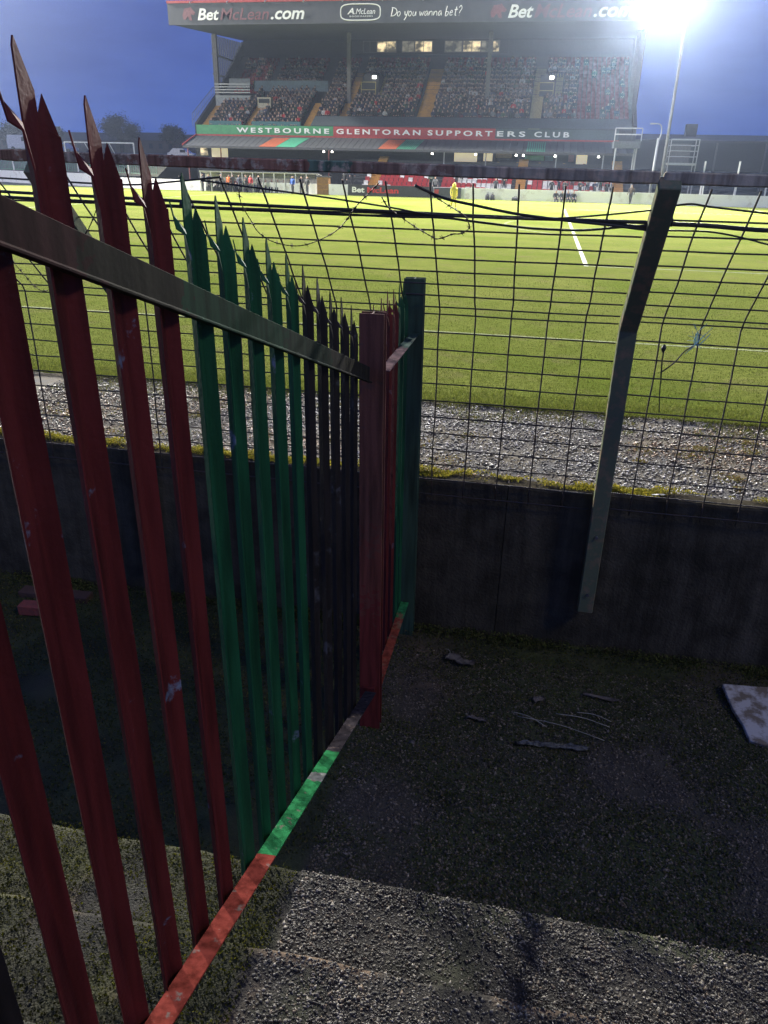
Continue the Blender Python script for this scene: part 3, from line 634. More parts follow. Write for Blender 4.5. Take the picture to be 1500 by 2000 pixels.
barbed([(-0.742, 0.865, 0), (-0.712, 0.808, 0.01), (-0.602, 0.708, 0.02), (-0.53, 0.649, 0.02), (-0.50, 0.64, 0.03), (-0.461, 0.653, 0.03), (-0.419, 0.676, 0.03), (-0.377, 0.683, 0.03), (-0.34, 0.72, 0.03), (-0.346, 0.765, 0.03), (-0.367, 0.793, 0.02), (-0.438, 0.852, 0.02), (-0.52, 0.91, 0.01), (-0.582, 0.944, 0)], 'tight curled loop of barbed wire above the green post', 0.05)
barbed([(-3.25, 0.60, 0), (-3.009, 0.421, 0.01), (-2.987, 0.251, 0.02), (-2.961, 0.046, 0.02), (-2.779, 0.153, 0.02), (-2.54, 0.406, 0.02), (-2.30, 0.66, 0.01), (-2.10, 0.93, 0)], 'barbed wire drooping in a pointed loop behind the red pales', 0.07)

# frayed string tied to the mesh
strg = tag(empty('frayed_string', (0.70, MESH_Y - 0.02, 1.99)), 'black string with a frayed pale blue end, tied to the mesh right of the post', 'string')
o = strg.location
Pm = [Vector(p) - o for p in ((0.705, 4.262, 1.995), (0.702, 4.25, 1.93), (0.708, 4.245, 1.86), (0.716, 4.25, 1.80))]
MB().tube(smooth_path(Pm, 5), 0.004, 5).build('cord', M['cable'], strg)
Pm = [Vector(p) - o for p in ((0.705, 4.25, 1.86), (0.76, 4.23, 1.92), (0.80, 4.21, 1.99), (0.84, 4.19, 2.03))]
MB().tube(smooth_path(Pm, 5), 0.004, 5).build('cord', M['cable'], strg)
Pm = [Vector(p) - o for p in ((0.712, 4.25, 1.82), (0.722, 4.245, 1.72), (0.735, 4.25, 1.64))]
MB().tube(smooth_path(Pm, 5), 0.003, 5).build('cord', M['cable'], strg)
MB().tube([Vector((0, 0, -0.025)) + Vector((0.003, 0, 0)), Vector((0.0, -0.006, 0)), Vector((0.003, 0, 0.02))], [0.004, 0.015, 0.005], 8).build('knot', M['cable'], strg, smooth=True)
M['pale_blue'] = mat('pale_blue_twine', (0.28, 0.50, 0.55), 0.8, col2=(0.10, 0.22, 0.26), scale=30)
m_ = MB()
for k in range(16):
    b0 = Vector((0.84, 4.19, 2.03)) - o; p1 = b0 + Vector((random.uniform(-0.01, 0.04), random.uniform(-0.02, 0.01), random.uniform(0.0, 0.06)))
    p2 = p1 + Vector((random.uniform(-0.05, 0.06), random.uniform(-0.02, 0.02), random.uniform(-0.02, 0.07)))
    m_.tube(smooth_path([b0 - Vector((0.04, 0, 0.05)) * random.random(), b0, p1, p2], 4), 0.0013, 4)
tag(m_.build('frayed_end', M['pale_blue'], strg), kind='stuff')

# ------------------------------------------------------------------ palisade fences
RED, GRN, BLK = (0.112, 0.018, 0.016), (0.012, 0.085, 0.034), (0.022, 0.018, 0.016)
def paint(name, col, wear=(0.16, 0.20, 0.26), wear_hi=0.70):
    return mat_bands(name, 0, [(-99, col)], 0.6, 0.15, wear=wear, wear_hi=wear_hi, bump=0.3, scale=7)
M['pale_red'], M['pale_green'], M['pale_black'] = paint('red_gloss_paint', RED), paint('green_gloss_paint', GRN), paint('black_paint', BLK, (0.07, 0.07, 0.075), 0.66)
def pale_mesh(name, length, m):
    """triple-pointed steel pale: folded sheet, local y across, +x towards the viewer, tip at z = 0"""
    bm = bmesh.new(); lift = -0.021
    S = [(-0.040, 0.0), (-0.019, lift), (0.019, lift), (0.040, 0.0)]
    split = -0.165
    zs_ = [-length, -length * 0.75, -length * 0.5, -length * 0.25, split]
    grid = [[bm.verts.new((d, s, z)) for s, d in S] for z in zs_]
    for i in range(len(zs_) - 1):
        for j in range(3): bm.faces.new((grid[i][j], grid[i][j + 1], grid[i + 1][j + 1], grid[i + 1][j]))
    top = grid[-1]
    # middle prong, cut to a slanting point
    a, b = top[1], top[2]
    c1 = bm.verts.new((lift + 0.001, -0.0185, -0.06)); c2 = bm.verts.new((lift + 0.001, 0.0185, -0.062)); ctip = bm.verts.new((lift + 0.002, -0.013, 0.0)); c3 = bm.verts.new((lift + 0.002, -0.0180, -0.012))
    bm.faces.new((a, b, c2, c1)); bm.faces.new((c1, c2, ctip, c3))
    # outer prongs bent away; left one strongly
    for sgn, inner, outer, N in ((-1, top[1], top[0], [(-0.0200, -0.0225, split + 0.06), (-0.0060, -0.0435, split + 0.05), (-0.0330, -0.0370, -0.080), (-0.0230, -0.0480, -0.104), (-0.0350, -0.0450, -0.050)]),
                                 (1, top[2], top[3], [(-0.0205, 0.0195, split + 0.06), (-0.0015, 0.0410, split + 0.045), (-0.0200, 0.0205, -0.092), (-0.0040, 0.0400, -0.118), (-0.0150, 0.0300, -0.065)])):
        i1, o1, i2, o2, tp_ = [bm.verts.new(q) for q in N]
        quad = lambda *v: bm.faces.new(v if sgn > 0 else tuple(reversed(v)))
        quad(inner, outer, o1, i1); quad(i1, o1, o2, i2); quad(i2, o2, tp_)
    bmesh.ops.recalc_face_normals(bm, faces=bm.faces)
    bmesh.ops.solidify(bm, geom=list(bm.faces), thickness=0.003)
    bmesh.ops.recalc_face_normals(bm, faces=bm.faces)
    me = bpy.data.meshes.new(name); bm.to_mesh(me); bm.free(); me.materials.append(m); return me
PX = -0.700
raked = tag(empty('raked_palisade_fence', (PX, 3.26, 0)), 'red, green and black palisade fence stepping down the terrace to the red post', 'fence')
pm = {k: pale_mesh('pale', 2.03, M['pale_' + k]) for k in ('red', 'green', 'black')}
def world_child(o, parent):
    o.parent = parent; o.matrix_parent_inverse = Matrix.Translation(-Vector(parent.location)); return o
DY = 0.1597
for i in range(-9, 13):
    y = 1.062 + DY * i; z = 2.999 - 0.342 * (y - 1.062)
    k = 'black' if i >= 8 else 'green' if i >= 3 else 'red' if i >= -2 else 'black' if i >= -7 else 'green'
    o = link('pale', pm[k], None, None); o.location = (PX, y, z + random.uniform(-0.006, 0.006))
    o.rotation_euler = (random.uniform(-0.006, 0.006), RAD(-0.2) + random.uniform(-0.003, 0.003), random.uniform(-0.05, 0.05)); world_child(o, raked)
def rail(name, poly, y0, y1, zf, m, parent, n=30):
    """steel angle run along y: poly in (x, dz), zf(y) the height of its corner"""
    v = []; f = []; K = len(poly); ys_ = np.linspace(y0, y1, n)
    for i, y in enumerate(ys_):
        v += [(x, y, zf(y) + dz) for x, dz in poly]
        if i: a = K * (i - 1); f += [(a + j, a + (j + 1) % K, a + K + (j + 1) % K, a + K + j) for j in range(K)]
    f += [tuple(range(K - 1, -1, -1)), tuple(K * (n - 1) + j for j in range(K))]
    o = MB().add(v, f).build(name, m, None, bevel=0.0012); return world_child(o, parent)
M['rail_top'] = mat_bands('top_angle_paint', 1, [(-9, (0.040, 0.016, 0.015)), (0.6, (0.036, 0.016, 0.015)), (1.28, (0.026, 0.024, 0.017)), (1.62, (0.014, 0.040, 0.022)), (2.25, (0.020, 0.032, 0.021)), (2.75, (0.024, 0.022, 0.017))], 0.85, 0.05, bump=0.08, wear_hi=0.78, jitter=0.35)
M['rail_low'] = mat_bands('bottom_angle_paint', 1, [(-9, (0.03, 0.03, 0.03)), (0.62, (0.125, 0.026, 0.020)), (1.62, (0.018, 0.115, 0.042)), (2.14, (0.13, 0.135, 0.13)), (2.21, (0.018, 0.115, 0.042)), (2.42, (0.03, 0.026, 0.03))], 0.95, 0.0, wear=(0.11, 0.085, 0.075), wear_hi=0.66, scale=22, bump=0.4, jitter=0.03)
x0 = PX + 0.0025
LT = [(x0, 0.0), (x0 + 0.006, 0.0), (x0 + 0.006, -0.062), (x0 + 0.018, -0.066), (x0 + 0.018, -0.072), (x0, -0.072)]
rail('top_rail', LT, -0.5, 3.215, lambda y: 2.035 + 0.336 * (3.197 - y) + 0.012, M['rail_top'], raked)
x0 = PX + 0.011
LB = [(x0, 0.0), (x0 + 0.060, 0.0), (x0 + 0.060, -0.006), (x0 + 0.006, -0.006), (x0 + 0.006, -0.055), (x0, -0.055)]
rail('bottom_rail', LB, -0.4, 3.19, lambda y: 0.415 + 0.366 * (2.833 - y), M['rail_low'], raked)
def ipost(name, cx, cy, h, m, parent, lean):
    """rolled steel joist: web and two flanges, broad face to the camera"""
    wx, dy, tf, tw = 0.056, 0.030, 0.006, 0.006
    P = [(-wx, -dy), (wx, -dy), (wx, -dy + tf), (tw / 2 + 0.0, -dy + tf), (tw / 2, dy - tf), (wx, dy - tf), (wx, dy), (-wx, dy), (-wx, dy - tf), (-tw / 2, dy - tf), (-tw / 2, -dy + tf), (-wx, -dy + tf)]
    me = MB().prism(P, -0.05, h, 'z').build(name, m, None, bevel=0.0012)
    me.location = (cx, cy, 0); me.rotation_euler = (0, lean, 0); return world_child(me, parent)
M['post_red'] = mat_bands('red_post_paint', 2, [(-9, (0.12, 0.04, 0.028)), (0.20, (0.16, 0.026, 0.020)), (1.25, (0.15, 0.042, 0.028)), (1.6, (0.13, 0.050, 0.034))], 0.75, 0.2, wear=(0.10, 0.05, 0.04), wear_hi=0.68, bump=0.3, jitter=0.9)
M['post_grn'] = mat_bands('dark_green_post_paint', 2, [(-9, (0.040, 0.080, 0.050))], 0.75, 0.2, wear=(0.06, 0.07, 0.06), wear_hi=0.7, bump=0.2)
rpost = ipost('post', -0.671, 3.262, 2.27, M['post_red'], raked, RAD(-0.5))
b = MB().box(-0.030, 0.030, -0.056, -0.034, 0.272, 0.292); o = b.build('rail_bracket', M['pale_red'], None); o.parent = rpost
level = tag(empty('level_palisade_panel', (PX, 4.2, 0)), 'short level palisade panel of red and green pales between red and dark green posts', 'fence')
pml = {k: pale_mesh('pale', 2.07, M['pale_' + k]) for k in ('red', 'green')}
for y, k in ((3.353, 'red'), (3.525, 'red'), (3.676, 'red'), (3.84, 'red'), (4.0, 'green'), (4.125, 'green')):
    o = link('pale', pml[k], None, None); o.location = (PX + 0.012, y, 2.295 + random.uniform(-0.008, 0.008)); o.rotation_euler = (0, RAD(-0.45), random.uniform(-0.05, 0.05)); world_child(o, level)
x0 = PX + 0.030
LT2 = [(x0, 0.0), (x0 + 0.052, 0.0), (x0 + 0.052, -0.006), (x0 + 0.006, -0.006), (x0 + 0.006, -0.05), (x0, -0.05)]
M['rail_level_top'] = mat_bands('level_top_angle_paint', 1, [(-9, (0.09, 0.05, 0.06)), (3.9, (0.03, 0.06, 0.05))], 0.9, 0.03, wear_hi=0.7, jitter=0.2)
M['rail_level_low'] = mat_bands('level_bottom_angle_paint', 1, [(-9, (0.26, 0.055, 0.03)), (4.0, (0.03, 0.20, 0.07))], 0.9, 0.05, wear=(0.2, 0.11, 0.06), wear_hi=0.62, scale=14, jitter=0.06)
rail('top_rail', LT2, 3.30, 4.19, lambda y: 2.008, M['rail_level_top'], level, 6)
rail('bottom_rail', LT2, 3.30, 4.17, lambda y: 0.262, M['rail_level_low'], level, 8)
ipost('post', -0.640, 4.215, 2.30, M['post_grn'], level, RAD(-0.5))

# ------------------------------------------------------------------ litter and bits on the ground
def gz(x, y): return float(terrace_z(np.array([x]), np.array([y]))[0])
M['dead_leaf'] = mat('dead_leaf', (0.30, 0.25, 0.20), 0.8, col2=(0.14, 0.11, 0.085), scale=25)
M['straw'] = mat('pale_straw', (0.34, 0.31, 0.24), 0.7)
M['film'] = mat('dirty_clear_film', (0.26, 0.25, 0.21), 0.3, col2=(0.07, 0.065, 0.05), scale=40)
M['slab'] = mat('speckled_slab', (0.46, 0.42, 0.37), 0.8, col2=(0.17, 0.13, 0.085), scale=12, lo=0.45, hi=0.6, bump=0.4)
def crumpled(name, cx, cy, lx, ly, rz, m, label, cat, amp=0.02, n=14, lift=0.012):
    v = []; f = []
    s = random.random() * 50
    for i in range(n):
        for j in range(n // 2):
            u, q = i / (n - 1) - 0.5, j / (n // 2 - 1) - 0.5
            wdt = ly * (0.35 + 0.65 * float(vnoise([i * 0.5 + s], [3.0])[0]) * (1 - (2 * u) ** 4 * 0.7))
            xx, yy = u * lx, q * wdt + 0.4 * ly * (float(vnoise([i * 0.25 + s], [9.0])[0]) - 0.5)
            v.append((xx, yy, lift + amp * float(vnoise([i * 0.6 + s], [j * 0.8])[0])))
    k = n // 2
    f = [(i * k + j, (i + 1) * k + j, (i + 1) * k + j + 1, i * k + j + 1) for i in range(n - 1) for j in range(k - 1)]
    bm = bmesh.new(); vs = [bm.verts.new(p) for p in v]; [bm.faces.new([vs[a] for a in q]) for q in f]
    bmesh.ops.solidify(bm, geom=list(bm.faces), thickness=0.0015)
    me = bpy.data.meshes.new(name); bm.to_mesh(me); bm.free(); me.polygons.foreach_set('use_smooth', [True] * len(me.polygons))
    o = link(name, me, m); o.location = (cx, cy, gz(cx, cy)); o.rotation_euler = (0, 0, rz); return tag(o, label, cat)
crumpled('torn_wrapper', -0.24, 3.93, 0.20, 0.09, -0.35, M['dead_leaf'], 'torn grey brown wrapper on the moss right of the red post', 'wrapper', 0.035)
crumpled('torn_wrapper', -0.09, 3.42, 0.12, 0.035, -0.15, M['dead_leaf'], 'small pale scrap of wrapper in front of the red post', 'wrapper', 0.02)
crumpled('plastic_strip', 0.33, 3.30, 0.40, 0.06, 0.10, M['film'], 'shiny crumpled plastic strip lying on the dark ground', 'plastic strip', 0.03, 26, 0.006)
crumpled('flat_stone', 0.62, 3.78, 0.22, 0.05, -0.1, M['dead_leaf'], 'thin brown scrap lying near the wall behind the plastic strip', 'scrap', 0.012)
crumpled('dead_leaf', 0.25, 3.66, 0.07, 0.07, 0.6, M['dead_leaf'], 'curled dead leaf on the ground behind the thin stalks', 'leaf', 0.03)
for (a, b, lab) in (((0.136, 3.487), (0.612, 3.401), 'longest of the thin pale stalks lying on the ground'), ((0.351, 3.558), (0.647, 3.514), 'thin pale stalk lying behind the longest stalk'), ((0.10, 3.52), (0.30, 3.44), 'short thin stalk at the left end of the stalks'), ((0.47, 3.60), (0.66, 3.565), 'short thin stalk farthest back towards the wall')):
    za, zb = gz(*a) + 0.022, gz(*b) + 0.018
    mid = ((a[0] + b[0]) / 2, (a[1] + b[1]) / 2 + 0.01, max(za, zb) + 0.008)
    tag(MB().tube(smooth_path([(a[0], a[1], za), mid, (b[0], b[1], zb)], 5), [0.0022] * 11, 5).build('dry_stalk', M['straw'], smooth=True), lab, 'stalk', 'dry stalks on the ground')
arc = [(-0.36 + 0.05 * math.sin(t), 3.985 + 0.06 * math.cos(t), gz(-0.34, 3.98) + 0.02 + 0.02 * math.sin(t)) for t in np.linspace(0.2, 2.6, 9)]
tag(MB().tube(arc, 0.0022, 5).build('curled_straw', M['straw'], smooth=True), 'curled pale straw beside the torn wrapper by the green post', 'straw')
sl_ = MB().prism([(-0.31, 0.25), (-0.30, 0.02), (-0.275, -0.10), (-0.27, -0.22), (-0.20, -0.245), (0.05, -0.25), (0.28, -0.24), (0.30, 0.20), (0.10, 0.262), (-0.14, 0.25)], 0.0, 0.024, 'z').build('stone_slab', M['slab'], bevel=0.004)
sl_.location = (1.66, 3.80, gz(1.66, 3.8) + 0.02); sl_.rotation_euler = (RAD(3), RAD(-2), RAD(2)); tag(sl_, 'speckled pale grey slab lying on the ground at the right edge', 'slab')
rb = MB().box(-0.14, 0.14, -0.045, 0.045, 0.0, 0.075).build('red_brick', mat('faded_red_brick', (0.26, 0.055, 0.04), 0.85, col2=(0.18, 0.05, 0.04), scale=20, bump=0.5), bevel=0.006)
rb.location = (-3.12, 3.86, gz(-3.12, 3.86)); rb.rotation_euler = (0, 0, 0.12); tag(rb, 'faded red brick on the ground behind the leftmost red pales', 'brick')
pk = MB().box(-0.26, 0.26, -0.05, 0.05, 0.0, 0.05).build('weathered_plank', mat('dark_brown_plank', (0.08, 0.04, 0.03), 0.9), bevel=0.005)
pk.location = (-3.15, 4.08, gz(-3.15, 4.08)); pk.rotation_euler = (0, 0, 0.05); tag(pk, 'dark brown plank lying behind the faded red brick by the wall', 'plank')
fs = stones('pebble', np.array([[0.0, 0, 0]]), np.array([0.03]), np.array([[0.09, 0.075, 0.06]]), M['stone']); fs.location = (-0.42, 3.17, gz(-0.42, 3.17) + 0.006); tag(fs, 'rounded brown pebble in front of the red post', 'pebble')
wl = crumpled('white_scrap', 0.83, 4.30, 0.09, 0.02, 0.3, M['white'], 'small white scrap on the wall top beside the cranked post', 'scrap', 0.01); wl.location.z = WALL_T + 0.005; wl.location.y = WALL_F + 0.03

# ------------------------------------------------------------------ lettering
def text_mesh(s, x0, x1, z0, z1, y, m, parent, name='lettering', shear=0.0, bold=0.0, depth=0.03, spacing=1.0):
    """upright text fitted into x0..x1, z0..z1 on a plane facing the terrace (-y)"""
    cu = bpy.data.curves.new(name, 'FONT'); cu.body = s; cu.shear = shear; cu.offset = bold; cu.extrude = 0.02; cu.space_character = spacing; cu.resolution_u = 3
    tmp = bpy.data.objects.new(name, cu); COL.objects.link(tmp)
    me = bpy.data.meshes.new_from_object(tmp.evaluated_get(bpy.context.evaluated_depsgraph_get())); bpy.data.objects.remove(tmp); bpy.data.curves.remove(cu)
    v = np.array([p.co[:] for p in me.vertices]); lo, hi = v.min(0), v.max(0)
    sx, sz = (x1 - x0) / (hi[0] - lo[0]), (z1 - z0) / (hi[1] - lo[1])
    out = np.stack([x0 + (v[:, 0] - lo[0]) * sx, y - depth * (v[:, 2] - lo[2]) / (hi[2] - lo[2] + 1e-9), z0 + (v[:, 1] - lo[1]) * sz], -1)
    me.vertices.foreach_set('co', out.astype(np.float32).ravel()); me.update(); me.materials.clear(); me.materials.append(m)
    me.name = name
    return link(name, me, None, parent)

# ------------------------------------------------------------------ grandstand
GX0, GX1 = -41.3, 8.4
gs = tag(empty('grandstand', (0, 0, 0)), 'two tier grandstand with a broad roof sign and green and red name band', 'grandstand')
def part(name, mb, m, parent=gs, **k): return mb.build(name, m, parent, **k)
roof = part('roof', MB().prism([(88.25, 16.15), (110.6, 17.55), (110.6, 18.4), (88.25, 18.05)], GX0, GX1, 'x'), [M['soffit']])
fas = part('roof_sign', MB().box(GX0 - 0.05, GX1 + 0.05, 88.0, 88.24, 16.05, 17.98), M['fascia'])
part('roof_trim', MB().box(GX0 - 0.08, GX1 + 0.08, 87.92, 88.24, 17.99, 18.22), M['red_trim'])
for x in np.arange(-38.5, 8, 4.1): part('sign_lamp', MB().tube([(x, 87.9, 18.1), (x, 87.45, 18.0), (x, 87.35, 17.85)], [0.04, 0.04, 0.10], 6), M['steel'])
FY = 87.985
def hound(cx, cz, w_, parent):
    """small running-dog style emblem: angular head and body"""
    pts = [(-1, -0.2), (-0.65, 0.75), (0.1, 0.85), (0.35, 1.0), (0.5, 0.7), (1.0, 0.15), (0.8, -0.2), (0.35, -0.1), (0.45, -1.0), (0.05, -0.95), (-0.2, -0.35), (-0.6, -0.9), (-0.9, -0.85)]
    P = [(cx + a * w_, cz + b * 0.62) for a, b in pts]
    return part('emblem', MB().prism(P, FY - 0.04, FY - 0.008, 'y'), M['letter_red'], parent)
def brand(x0, x1, z0, z1, par, y=FY):
    wd = x1 - x0
    text_mesh('Bet', x0, x0 + 0.205 * wd, z0 + 0.02, z1, y, M['letter_white'], par, 'lettering', 0.25, 0.022)
    text_mesh('McLean', x0 + 0.215 * wd, x0 + 0.675 * wd, z0 + 0.02, z1, y, M['letter_red'], par, 'lettering', 0.25, 0.008)
    text_mesh('.com', x0 + 0.69 * wd, x1, z0 + 0.02, z0 + (z1 - z0) * 0.74, y, M['letter_white'], par, 'lettering', 0.25, 0.022)
hound(-38.95, 17.05, 0.72, fas); brand(-37.99, -26.28, 16.42, 17.50, fas)
hound(-6.45, 16.95, 0.78, fas); brand(-5.50, 6.35, 16.32, 17.46, fas)
# oval badge with a small name
ov = MB(); N = 40
for rr in ((2.08, 0.76), (1.98, 0.68)): pass
pts = []
for k in range(N):
    a = 2 * math.pi * k / N; ex = abs(math.cos(a)) ** 0.5 * math.copysign(1, math.cos(a)); ez = abs(math.sin(a)) ** 0.5 * math.copysign(1, math.sin(a))
    pts.append((-20.38 + 2.06 * ex, FY - 0.02, 17.0 + 0.70 * ez))
ov.tube(pts + [pts[0]], 0.055, 5, caps=False); part('badge_outline', ov, M['letter_white'], fas)
text_mesh('A', -21.75, -21.05, 16.82, 17.36, FY, M['letter_white'], fas, 'lettering', 0.3, 0.02)
text_mesh('.McLean', -21.0, -18.85, 16.82, 17.30, FY, M['letter_white'], fas, 'lettering', 0.25, 0.0)
text_mesh('BOOKMAKERS', -21.5, -19.1, 16.58, 16.70, FY, M['letter_white'], fas, 'lettering', 0.0, 0.0, spacing=1.3)
# handwritten line, drawn as pen strokes (unit letters: x 0..1, z 0..1)
HAND = {'D': [[(0.15, 1), (0.1, 0)], [(0, 1), (0.6, 0.9), (0.95, 0.5), (0.6, 0.08), (0, 0)]], 'o': [[(0.5, 0.55), (0.1, 0.4), (0.15, 0.05), (0.55, 0), (0.8, 0.3), (0.5, 0.55)]],
        'y': [[(0.1, 0.55), (0.3, 0.1), (0.7, 0.2)], [(0.9, 0.6), (0.6, -0.1), (0.2, -0.5)]], 'u': [[(0.1, 0.5), (0.15, 0.05), (0.6, 0.05), (0.8, 0.5), (0.9, 0)]],
        'w': [[(0, 0.5), (0.2, 0), (0.45, 0.4), (0.65, 0), (0.95, 0.55)]], 'a': [[(0.8, 0.5), (0.3, 0.5), (0.1, 0.15), (0.4, 0), (0.8, 0.4), (0.9, 0)]], 'n': [[(0.1, 0.5), (0.1, 0), (0.3, 0.45), (0.7, 0.45), (0.85, 0)]],
        'b': [[(0.2, 1.1), (0.1, 0), (0.6, 0.05), (0.75, 0.4), (0.2, 0.45)]], 'e': [[(0.1, 0.3), (0.7, 0.35), (0.5, 0.6), (0.1, 0.35), (0.3, 0), (0.8, 0.1)]], 't': [[(0.5, 1), (0.4, 0.1), (0.7, 0)], [(0.1, 0.65), (0.9, 0.72)]],
        '?': [[(0.1, 0.9), (0.5, 1.15), (0.8, 0.8), (0.45, 0.45), (0.42, 0.25)], [(0.4, 0.03), (0.43, 0.0)]]}
hx = -17.25; hw_ = MB()
for ch in 'Do you wanna bet?':
    if ch == ' ': hx += 0.30; continue
    wl_ = 0.62 if ch == 'D' else 0.46 if ch in 'wn' else 0.40
    for st in HAND[ch]:
        P = [(hx + (a * wl_) + 0.12 * b, FY - 0.02, 16.62 + 0.72 * b) for a, b in st]
        hw_.tube(smooth_path(P, 3) if len(P) > 2 else P, 0.032, 4)
    hx += wl_ + 0.02
part('handwritten_lettering', hw_, M['letter_white'], fas)

# name band at the front of the upper tier
BZ0, BZ1, BY = 5.88, 6.85, 93.0
for nm, xa, xb, m_ in (('name_band', GX0, -24.66, M['sign_green']), ('name_band', -24.64, -6.24, M['sign_red']), ('name_band', -6.22, GX1 - 1.5, M['sign_navy'])):
    bnd = part(nm, MB().box(xa, xb, BY, BY + 0.25, BZ0, BZ1), m_)
    wd = {GX0: (('WESTBOURNE', -36.29, -25.12),), -24.64: (('GLENTORAN', -24.27, -14.55), ('SUPPORT', -13.75, -6.55)), -6.22: (('ERS', -6.05, -2.95), ('CLUB', -2.0, 1.75))}[xa]
    for s_, a, b_ in wd: text_mesh(s_, a, b_, 6.08, 6.62, BY - 0.008, M['letter_white'], bnd, 'lettering', 0, 0.028, spacing=1.45)
part('band_trim', MB().box(GX0 - 0.05, GX1 - 1.4, BY - 0.10, BY + 0.2, 5.66, 5.865), M['red_trim'])
# lower canopy, ribbed sheets, with painted stripes
cz = lambda y: 4.45 + (5.62 - 4.45) * (y - 89.0) / (92.95 - 89.0)
m_ = MB()
for x in np.arange(GX0, GX1 - 0.01, 0.71):
    m_.prism([(89.0, cz(89.0)), (92.95, cz(92.95)), (92.95, cz(92.95) + 0.10), (89.0, cz(89.0) + 0.10)], x, min(x + 0.67, GX1), 'x')
can = part('lower_canopy', m_, M['canopy']); tag(can, kind='stuff')
def stripe(xa, xb, m, lean=0.0):
    v = []
    for y, dx in ((89.02, -lean), (92.4, lean)): v += [(xa + dx, y, cz(y) + 0.112), (xb + dx, y, cz(y) + 0.112), (xb + dx, y, cz(y) + 0.13), (xa + dx, y, cz(y) + 0.13)]
    part('painted_panel', MB().add(v, [(0, 1, 2, 3), (7, 6, 5, 4), (0, 4, 5, 1), (1, 5, 6, 2), (2, 6, 7, 3), (3, 7, 4, 0)]), m)
stripe(-31.9, -29.95, M['stripe_orange'], 0.35); stripe(-29.9, -27.7, M['stripe_green'], 0.35)
stripe(-18.3, -16.35, M['stripe_orange'], 0.25)
for k in range(9): stripe(-16.25 + 0.23 * k, -16.13 + 0.23 * k, M['stripe_green'], 0.25)
for k in range(9): stripe(-2.55 + 0.22 * k, -2.43 + 0.22 * k, M['stripe_green'], 0.0)
part('canopy_gutter', MB().box(GX0, GX1, 88.86, 89.0, 4.33, 4.50), M['steel_dark'])
part('canopy_end_trim', MB().prism([(88.95, 4.55), (92.95, 5.76), (92.95, 5.9), (88.95, 4.70)], GX0 - 0.1, GX0 - 0.01, 'x'), M['red_trim'])

# upper tier: two rakes of steps
rows = []
yy, zz = 93.26, 6.30
while yy < 100.4: rows.append((yy, zz)); yy += 0.78; zz += 0.78 * 0.52
while yy < 109.2: rows.append((yy, zz)); yy += 0.78; zz += 0.78 * 0.66
poly = []
for (a, b_) in rows: poly += [(a, b_ if not poly else poly[-1][1]), (a, b_)]
poly = [(93.26, 5.0)] + [(a, b_) for i, (y0_, z0_) in enumerate(rows) for a, b_ in ((y0_, z0_), (y0_ + 0.78, z0_))] + [(rows[-1][0] + 0.78, 5.0)]
part('upper_tier', MB().prism(poly, GX0, GX1, 'x'), M['tier'])
def row_z(y):
    z = rows[0][1]
    for a, b_ in rows:
        if y >= a - 1e-6: z = b_
    return z
part('back_wall', MB().box(GX0, GX1, 109.9, 110.4, 4.0, 17.6), M['interior'])
part('end_wall', MB().prism([(93.3, 0.0), (110, 0.0), (110, 17.5), (109.2, 17.3), (101, 11.6), (93.3, 7.3)], GX1, GX1 + 0.3, 'x'), M['interior'])
part('end_screen', MB().prism([(95.2, 8.4), (110, 17.3), (110, 17.45), (95.2, 16.45)], GX1 + 0.02, GX1 + 0.12, 'x'), M['interior'])
part('end_wall', MB().prism([(93.3, 0.0), (110, 0.0), (110, 17.4), (109.0, 16.7), (100.6, 10.9), (93.3, 7.0)], GX0 - 0.3, GX0, 'x'), M['interior'])
# glazed side screen, left end
scr = part('side_screen', MB().prism([(99.4, 10.3), (101.2, 11.3), (109.2, 16.7), (109.2, 17.2), (99.4, 16.8)], GX0 - 0.10, GX0 - 0.04, 'x'), M['glass'])
for y in np.arange(99.6, 109.0, 0.62):
    zb = 10.4 + max(0, (y - 99.4)) * 0.66
    part('glazing_bar', MB().box(GX0 - 0.16, GX0 - 0.02, y, y + 0.09, zb, 16.75 + (y - 99.4) * 0.045), M['steel_dark'], scr)
for zc in (12.6, 14.7): part('glazing_rail', MB().box(GX0 - 0.18, GX0 + 0.0, 99.4, 99.4 + (zc - 10.3) / 0.66, zc, zc + 0.16), M['steel_dark'], scr)
for x in (GX0 + 0.25, -24.4, -7.95, GX1 - 0.3): part('column', MB().box(x - 0.22, x + 0.22, 99.4, 99.85, row_z(99.5) - 0.3, 16.9), M['col_grey'])
# aisles: stairs of painted treads
def aisle(x, wd, ya, yb, m, sk=0.0):
    mb = MB()
    for a, b_ in rows:
        if a < ya or a > yb: continue
        xx = x + sk * (a - ya)
        mb.box(xx - wd / 2, xx + wd / 2, a + 0.004, a + 0.39, b_ - 0.05, b_ + 0.235); mb.box(xx - wd / 2, xx + wd / 2, a + 0.392, a + 0.784, b_ - 0.05, b_ + 0.45)
    part('aisle_stairs', mb, m)
aisle(-40.5, 1.0, 93.3, 98.5, M['aisle']); aisle(-35.2, 0.95, 93.3, 98.6, M['aisle']); aisle(-37.6, 0.9, 101.5, 106.5, M['aisle'], -0.12)
aisle(-28.1, 0.8, 93.3, 99.0, M['aisle']); aisle(-24.35, 0.9, 94.5, 105, M['aisle']); aisle(-20.6, 1.05, 100.6, 105.6, M['aisle_pale'])
aisle(-14.8, 1.6, 94.6, 106.4, M['aisle']); aisle(-2.15, 1.25, 93.6, 106.4, M['aisle_pale']); aisle(0.0, 1.1, 100.2, 106.0, M['aisle_pale'])
